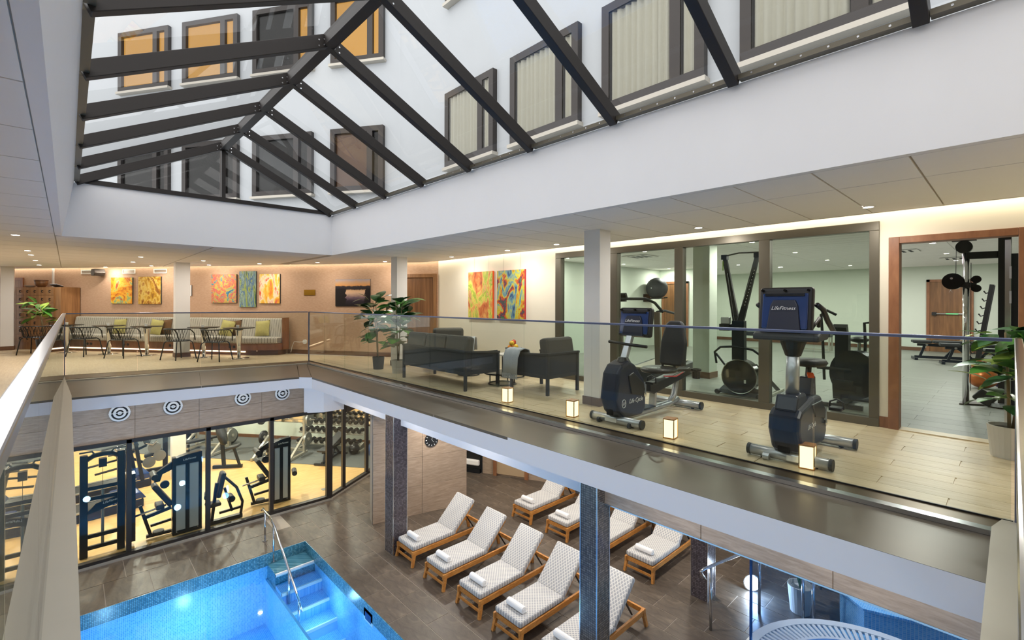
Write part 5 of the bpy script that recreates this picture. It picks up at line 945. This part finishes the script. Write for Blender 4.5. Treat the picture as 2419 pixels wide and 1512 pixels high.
# ================================================================ SPA CORNER
gs = thing('glass_screen', 'tall blue-lit glass screen under the stone beam by the spa', 'glass screen', (4.85, 0, FL)); put('pane', M().box((0, -1.5, .0), (.012, 1.76, 2.46)), 'glass_blue', gs); put('edge_strip', M().box((-.006, 1.74, 0), (.018, 1.76, 2.46)), 'navy_gloss', gs)
spc = (6.45, .92); zr = FL + .52
spa = thing('whirlpool', 'round blue-lit whirlpool with a pale overflow grating', 'whirlpool', (spc[0], spc[1], FL)); put('tub_wall', M().lathe([(1.42, 0), (1.42, .5), (1.1, .5), (1.1, .0)], n=64), 'mosaic_pool', spa); put('water', M().lathe([(1.1, .44), (0, .44)], n=48), 'water', spa); put('tub_floor', M().lathe([(1.1, .1), (0, .1)], n=32), 'mosaic_pool_f', spa)
put('rim_ring', M().lathe([(1.45, .5), (1.45, .53), (1.34, .53), (1.34, .5)], n=64), 'white_plastic', spa); put('inner_ring', M().lathe([(1.1, .5), (1.1, .53), (1.06, .53), (1.06, .5)], n=64), 'white_plastic', spa)
for k in range(120): 
    a = k * 2 * PI / 120
    if k == 0: o = put('grating_slat', M().box((1.1, -.018, .505), (1.34, .018, .525)), 'white_plastic', spa); sm = o.data
    else: o = share('grating_slat', sm, spa, rot=(0, 0, a))
lamp('POINT', (spc[0], spc[1], FL + .35), LV['pool'] * 1.6, (.3, .6, 1.), None, .2, name='spa_bulb')
bw = thing('spa_bench', 'blue mosaic raised bench wall behind the whirlpool', 'bench', (0, 0, FL)); put('bench_block', M().prism([(8.55, 1.8), (8.25, 1.45), (9.2, -1.2), (9.9, -1.0), (9.0, 1.9)], 0, .55), 'mosaic_pool', bw); put('bench_top', M().prism([(8.52, 1.85), (8.2, 1.45), (9.15, -1.25), (9.95, -1.05), (9.03, 1.95)], .55, .58), 'mosaic_pool_f', bw)
lamp('POINT', (7.7, .9, FL + .25), LV['pool'] * 1.2, (.35, .6, 1.), None, .15, name='spa_bulb')
hr2 = thing('spa_handrail', 'stainless handrail with hooked ends beside the glass screen', 'handrail'); put('top_rail', M().tube([(6.96, 3.16, -2.78), (6.9, 3.18, -2.7), (6.86, 3.18, -2.64), (6.9, 3.15, -2.6), (8.0, 2.72, -2.47), (8.08, 2.69, -2.46), (8.13, 2.66, -2.5), (8.12, 2.66, -2.58)], .022, 10), 'steel', hr2, smooth=True); put('post', M().cyl((7.02, 3.1, FL), (7.02, 3.1, -2.59), .022, n=10), 'steel', hr2, smooth=True); put('post', M().cyl((7.95, 2.74, FL), (7.95, 2.74, -2.48), .022, n=10), 'steel', hr2, smooth=True)
hr3 = thing('spa_handrail', 'pair of stainless grab posts at the whirlpool edge', 'handrail')
for x, y in ((8.2, 2.2), (8.15, 2.05)): p = put('post', M().cyl((x, y, FL), (x, y, -2.55), .022, n=10), 'steel', hr3, smooth=True); put('flange', M().cyl((x, y, FL), (x, y, FL + .015), .06, n=16), 'steel', p)
put('cross_tube', M().cyl((8.2, 2.2, -2.55), (8.15, 2.05, -2.55), .022, n=10), 'steel', hr3)
sl = tag(thing('spa_light_spot', 'round white spot of light low behind the glass screen', 'light spot', (8.5, 3.05, FL + .14)), None); put('lens', M().cyl((0, 0, 0), (-.03, -.02, .0), .12, n=28), 'pool_lamp', sl); put('bezel', M().cyl((0.005, .0035, 0), (-.02, -.0135, 0), .14, n=28), 'steel', sl); lamp('POINT', (-.15, -.12, .1), 14., (.45, .7, 1.), sl, .05); put('stand', M().cyl((.02, .014, -.14), (.02, .014, 0), .03, n=10), 'steel', sl)  # disc stands in for a bright spot; blue bulb added to tint the spa
t = thing('potted_palm', 'palm in a pale pot behind the spa glass', 'plant', (8.5, 2.32, FL)); put('pot', M().lathe([(.14, 0), (.18, .42), (.165, .42), (.15, .36), (0, .36)], n=24), 'pot_white', t)
lfm = leaf_mesh(.32, .035, .5, 'leaf_b'); fr0 = None
for k in range(9):
    a = k * .7; tipx, tipy = .45 * math.cos(a), .45 * math.sin(a); pts = [(0, 0, .36), (tipx * .3, tipy * .3, .95), (tipx, tipy, 1.25 - .1 * (k % 3))]; s = put('frond_stem', M().tube(pts, [.012, .008, .004], 6), 'leaf_b', t)
    for q in range(8):
        f = .35 + q * .08; p = Vector(pts[1]).lerp(Vector(pts[2]), min(1, (f - .3) * 1.4)); share('leaflet', lfm, s, p, (R(-10), 0, a - PI / 2 + (1 if q % 2 else -1) * .7))
ch2 = thing('spa_chair', 'dark curved chair behind the spa bench', 'chair', (9.6, 2.1, FL), R(200)); put('shell', M().lathe([(.3, .4), (.34, .75), (.32, .76), (.28, .42)], n=20), 'charcoal', ch2); put('seat', M().cyl((0, 0, .36), (0, 0, .42), .28, n=20), 'charcoal', ch2)
for a in (.5, 2.1, 3.7, 5.3): put('leg', M().cyl((.2 * math.cos(a), .2 * math.sin(a), .37), (.26 * math.cos(a), .26 * math.sin(a), 0), .015, n=8), 'black', ch2)
# ================================================================ LOWER GYM
def tower(label, x, y, wd, h=1.95):
    t = thing('cable_tower', label, 'cable machine', (x, y, FL))
    for sx in (-1, 1): put('post', M().box((sx * wd / 2 - .06, -.06, 0), (sx * wd / 2 + .06, .06, h)), 'machine', t, bev=.01)
    put('top_arch', M().tube([(-wd / 2, 0, h - .12), (-wd / 4, -.05, h - .02), (0, -.06, h), (wd / 4, -.05, h - .02), (wd / 2, 0, h - .12)], .045, 8), 'machine', t)
    for z in (.16, .38, 1.1, 1.3): put('cross_bar', M().bar((-wd / 2, 0, z), (wd / 2, 0, z), .05, .07), 'machine', t)
    put('column_rod', M().cyl((0, 0, .2), (0, 0, 1.25), .025, n=10), 'iron', t); put('pulley_box', M().box((-.06, -.06, h - .26), (.06, .06, h - .1)), 'machine', t); put('cable', M().cyl((0, 0, 1.25), (0, 0, h - .2), .004, n=5), 'black', t)
    for sx in (-1, 1): put('pull_up_handle', M().tube([(sx * .12, -.04, h), (sx * .16, -.15, h + .09), (sx * .34, -.2, h + .1)], .016, 8), 'black', t, smooth=True)
    put('swing_arm', M().profile([(-wd / 2, .8), (-.1, 1.0), (wd / 2, 1.08), (wd / 2, .95), (-.05, .86)], -.04, .04), 'machine', t); text('brand_lettering', 'LifeFitness', .06, 'vinyl_white', t, (.12, -.045, 1.0), (R(90), R(-8), 0)); put('weight_stack', M().box((wd / 2 + .07, -.1, .1), (wd / 2 + .22, .14, 1.45)), 'navy', t)
tower('tall blue-black cable tower at the left end of the lower gym window', .5, 12.15, .55)
def selector(label, x, y, rz, wd=.52, h=1.62, kind=0):
    t = thing('weight_machine', label, 'weight machine', (x, y, FL), rz); put('shroud_frame', M().box((-wd / 2, -.07, 0), (-wd / 2 + .06, .07, h)), 'machine', t); put('shroud_side', M().box((wd / 2 - .06, -.07, 0), (wd / 2, .07, h)), 'machine', t); put('centre_post', M().box((-.035, -.075, 0), (.035, .07, h - .1)), 'machine', t)
    put('head_cover', M().profile([(-wd / 2, h - .16), (-wd / 2, h - .02), (0, h + .04), (wd / 2, h + .06), (wd / 2, h - .16)], -.09, .08), 'machine', t, bev=.01); put('frosted_panel', M().box((-wd / 2 + .06, -.06, .08), (-.035, -.05, h - .16)), 'frosted', t); put('frosted_panel', M().box((.035, -.06, .08), (wd / 2 - .06, -.05, h - .16)), 'frosted', t)
    put('weight_stack', M().box((-wd / 2 + .08, -.04, .04), (wd / 2 - .08, .06, .62)), 'pot_dark', t); text('brand_lettering', 'LifeFitness', .055, 'vinyl_white', t, (.03, -.092, h - .06), (R(90), R(-4), 0)); put('kick_plate', M().box((-wd / 2, -.08, 0), (wd / 2, .09, .05)), 'black', t)
    b = -wd / 2
    put('base_beam', M().bar((b, .1, .06), (b - .42, .12, .06), .06, .06), 'machine', t); put('front_upright', M().bar((b - .34, .12, .05), (b - .52, .12, .72), .05, .06), 'machine', t); put('seat_beam', M().bar((b, .12, .55), (b - .45, .12, .46), .06, .07), 'machine', t); put('seat_pad', M().obox((b - .2, .12, .64), (.14, .3, .1), (0, R(0), 0)), 'pad', t, bev=.02)
    put('back_pad', M().obox((b - .16, .12, .86), (.1, .28, .56), (0, R(-32), 0)), 'pad', t, bev=.03); put('handle', M().cyl((b - .1, .0, .66), (b - .62, .0, .57), .02, n=10), 'steel', t, smooth=True); put('brace', M().bar((b, .1, .3), (b - .35, .12, .26), .04, .05), 'machine', t)
    put('cam', M().cyl((b - .12, .02, 1.08), (b - .12, .07, 1.08), .08, n=18), 'machine', t); put('upper_arm', M().profile([(b - .3, 1.16), (b - .26, 1.36), (b, 1.52), (b, 1.36), (b - .16, 1.3), (b - .2, 1.16)], .04, .12), 'machine', t); put('roller', M().cyl((b - .3, -.1, 1.3), (b - .3, .26, 1.3), .06, n=14), 'pad', t)
    put('roller', M().cyl((wd / 2 + .1, -.05, .62), (wd / 2 + .16, .25, .62), .06, n=14), 'pad', t); put('foot_disc', M().cyl((b - .22, .1, .1), (b - .22, .1, .13), .1, n=16), 'pot_dark', t); return t
selector('seated leg machine with frosted weight shroud behind the second gym pane', 1.86, 12.1, 0); selector('weight machine with frosted shroud behind the fourth gym pane', 3.82, 12.35, R(-4), .42, 1.5)
t = thing('abdominal_machine', 'low curved black machine with blue pads right of the second mullion', 'weight machine', (2.45, 12.05, FL)); put('base', M().bar((-.2, 0, .05), (.45, 0, .05), .1, .08), 'black', t); put('bow_frame', M().tube([(.42, 0, .05), (.46, 0, .35), (.34, 0, .7), (.1, 0, 1.0)], .03, 8), 'machine', t, smooth=True); put('back_pad', M().obox((.02, 0, .85), (.1, .26, .55), (0, R(12), 0)), 'pad', t, bev=.04); put('lever', M().bar((.1, 0, .75), (.25, 0, .2), .05, .05), 'machine', t); put('roller', M().cyl((.22, -.12, .5), (.22, .12, .5), .07, n=16), 'machine', t); put('seat_pad', M().obox((-.12, 0, .45), (.28, .26, .08)), 'pad', t, bev=.03); put('cross_link', M().bar((.0, 0, .22), (.45, 0, .24), .04, .05), 'black', t); put('rear_post', M().bar((-.15, 0, .05), (-.05, 0, .9), .06, .06), 'machine', t)
for i, (x, y) in enumerate([(-.2, 14.4), (0.1, 15.9)]):
    t = thing('treadmill', 'treadmill seen lengthwise behind the cable tower, %s' % ('nearer one' if i == 0 else 'farther one'), 'treadmill', (x, y, FL), R(8)); put('deck', M().box((-.2, -.38, .0), (1.5, .38, .2)), 'machine', t, bev=.03); put('belt', M().box((-.1, -.25, .2), (1.45, .25, .215)), 'black', t); put('side_step', M().box((-.15, .27, .2), (1.45, .37, .22)), 'silver_rail', t); put('side_step', M().box((-.15, -.37, .2), (1.45, -.27, .22)), 'silver_rail', t); put('motor_hood', M().profile([(.9, .2), (1.0, .34), (1.45, .36), (1.55, .2)], -.36, .36), 'navy_gloss', t, bev=.02)
    for y_ in (-.36, .36): put('upright', M().bar((1.3, y_, .2), (1.15, y_, 1.2), .06, .08), 'machine', t); put('handrail', M().tube([(1.15, y_, 1.05), (.6, y_, 1.0)], .025, 8), 'black', t)
    put('console', M().obox((1.15, 0, 1.25), (.08, .7, .3), (0, R(-20), 0)), 'navy', t, bev=.02); text('brand_lettering', 'LifeFitness', .08, 'vinyl_white', t, (1.0, -.37, .27), (R(90), 0, 0))
t = thing('plate_loaded_press', 'blue-black plate loaded leg press left of the white gym column', 'weight machine', (1.5, 17.0, FL), R(-10)); put('foot_frame', M().tube([(-.3, 0, 0), (-.3, 0, .75), (-.18, 0, 1.0), (.1, 0, 1.12)], .045, 8), 'machine', t); put('floor_beam', M().bar((-.35, 0, .05), (.6, .1, .05), .09, .08), 'machine', t); put('mast', M().box((.52, -.06, 0), (.64, .06, 1.7)), 'machine', t); put('lever', M().bar((.0, 0, .95), (.58, 0, 1.35), .06, .08), 'machine', t); put('back_pad', M().obox((.05, 0, 1.2), (.14, .4, .75), (0, R(-22), 0)), 'pad', t, bev=.04); put('seat_pad', M().obox((.3, 0, .55), (.4, .36, .1), (0, R(-10), 0)), 'pad', t, bev=.03)
for k, (x, z) in enumerate(((.34, .75), (.46, .5), (.22, .35))): put('weight_plate', M().cyl((x, -.22, z), (x, -.17, z), .15, n=20), 'iron', t)
put('diagonal', M().bar((-.3, 0, .6), (.15, 0, .8), .06, .06), 'machine', t); put('diagonal', M().bar((-.3, 0, .55), (.12, 0, .3), .06, .06), 'machine', t); put('handle', M().tube([(.15, -.2, .9), (.3, -.25, .85), (.4, -.25, .95)], .018, 8), 'steel', t)
t = thing('preacher_bench', 'black seat bench with rounded back pad on the edge of the rubber mat', 'weight bench', (3.4, 15.9, FL), R(-35)); put('base', M().bar((-.35, 0, .05), (.45, 0, .05), .08, .08), 'machine', t); put('upright', M().bar((-.05, 0, .05), (-.1, 0, .75), .07, .09), 'machine', t); put('back_pad', M().lathe([(0, -.05), (.22, -.05), (.24, 0), (.22, .05), (0, .05)], n=20).xf(Matrix.Translation((-.12, 0, 1.02)) @ Matrix.Rotation(R(75), 4, 'Y') @ Matrix.Diagonal((1.5, .9, 1, 1))), 'pad', t, smooth=True); put('seat_pad', M().obox((.2, 0, .62), (.36, .28, .07), (0, R(-14), 0)), 'pad', t, bev=.02); put('seat_post', M().bar((.22, 0, .58), (.38, 0, .06), .06, .06), 'machine', t); put('grab_handle', M().tube([(-.2, -.2, 1.35), (-.15, -.1, 1.4), (-.15, .1, 1.4), (-.2, .2, 1.35)], .018, 8), 'chrome', t, smooth=True)
def rack(label, x, y, rz, plates=True, ball=False):
    t = thing('bench_rack', label, 'rack', (x, y, FL + .012), rz)
    for sx in (-.6, .6):
        put('upright', M().bar((sx, .3, 0), (sx, .3, 1.7), .09, .07), 'silver_frame', t); put('front_leg', M().bar((sx, .25, .55), (sx, -.5, .05), .07, .06), 'silver_frame', t); put('floor_rail', M().bar((sx, .45, .04), (sx, -.6, .04), .08, .06), 'silver_frame', t)
    put('cross_beam', M().bar((-.6, .3, .12), (.6, .3, .12), .07, .08), 'silver_frame', t); put('bar', M().cyl((-1.0, .22, 1.12), (1.0, .22, 1.12), .014, n=10), 'chrome', t, smooth=True)
    put('bench_pad', M().obox((0, -.25, .45), (.3, 1.15, .07), (R(-6), 0, 0)), 'pad', t, bev=.02); put('bench_leg', M().bar((0, -.7, .02), (0, -.7, .42), .05, .05), 'machine', t); put('bench_spine', M().bar((0, -.75, .3), (0, .25, .3), .05, .06), 'silver_frame', t)
    for sx, z in ((.82, 1.12), (.76, .5), (-.82, 1.12), (-.76, .5)):
        p = put('weight_plate', M().cyl((sx - .03, .22, z), (sx + .03, .22, z), .21, n=28), 'iron' if sx > 0 else 'black', t); put('plate_hub', M().cyl((sx - .05, .22, z), (sx + .05, .22, z), .05, n=14), 'silver_frame', p)
rack('pale bench press rack with grey weight plates before the mirror', 4.95, 15.95, R(-50)); rack('pale weight rack at the back left of the rubber mat', 3.3, 18.1, R(-52))
t = flat_bench('black incline bench standing on the rubber mat near the glass door', (6.0, 14.55, FL + .012), R(40), 1.3, .22)
def ball(label, x, y, r, mat, band=None):
    t = thing('exercise_ball', label, 'exercise ball', (x, y, FL + .012)); put('shell', M().sphere((0, 0, r), r, 24, 16), mat, t, smooth=True); put('valve', M().cyl((-r * .72, -r * .68, r), (-r * .73, -r * .69, r), .02, n=8), 'silver_rail', t); put('seam', M().tube([(r * 1.002 * math.cos(k * PI / 16), r * 1.002 * math.sin(k * PI / 16), r) for k in range(32)], .004, 5, True), 'pot_dark', t)
ball('black medicine ball before the dumbbell rack', 6.72, 14.55, .17, 'black'); ball('large dark blue exercise ball beside the last gym pane', 7.05, 13.6, .3, 'ball_blue'); ball('large dark grey exercise ball at the back wall', 4.0, 18.4, .3, 'pot_dark')
# dumbbell rack along the back wall
dq = wa + D * 2.4 + wn_ * .55; rzd = math.atan2(D.y, D.x); sgd = 1 if wn_.dot(Vector((-D.y, D.x))) > 0 else -1
dr_ = thing('dumbbell_rack', 'three-tier dumbbell rack along the mirror wall', 'rack', (dq.x, dq.y, FL + .012), rzd); Ld = 2.3; tiers = [(.0, .86), (.17, .62), (.34, .3)]
for x in (0.05, Ld - .05): put('end_frame', M().profile([(0, 0), (.1, 0), (.1, .9), (0, .9)], 0, .05).xf(Matrix.Translation((x - .05, 0, 0))), 'silver_frame', dr_); put('foot', M().bar((x, -.1 * sgd, .03), (x, .5 * sgd, .03), .08, .06), 'silver_frame', dr_)
for d_, z in tiers: put('shelf', M().obox((Ld / 2, sgd * (d_ + .05), z - .05), (Ld, .26, .03), (R(-15) * sgd, 0, 0)), 'silver_frame', dr_)
db = None; ti = ['top', 'middle', 'bottom']
ca_, sa_ = math.cos(rzd), math.sin(rzd)
for k, (d_, z) in enumerate(tiers):
    for i in range(11):
        lx = .14 + i * .205; ly = sgd * (d_ + .05); p = (dq.x + ca_ * lx - sa_ * ly, dq.y + sa_ * lx + ca_ * ly, FL + .012 + z - .035); lab = 'black dumbbell on the %s tier, %s from the glass door side' % (ti[k], ORD[i])
        if db is None:
            db = thing('dumbbell', lab, 'dumbbell', p, rzd, 'dumbbells on the rack'); put('grip', M().cyl((0, -.08, .065), (0, .08, .065), .016, n=8), 'chrome', db)
            for sy in (-1, 1): put('head', M().cyl((0, sy * .065, .065), (0, sy * .15, .065), .066, n=12), 'black', db, bev=.008)
        else: ctree(db, lab, p, rzd)
o = tag(put('floor_mat_mark', M().box((-.12, -.08, 0), (.12, .08, .008)), 'silver_rail'), 'small grey scale plate on the gym floor by the glass', 'scale'); o.location = (4.95, 12.35, FL)
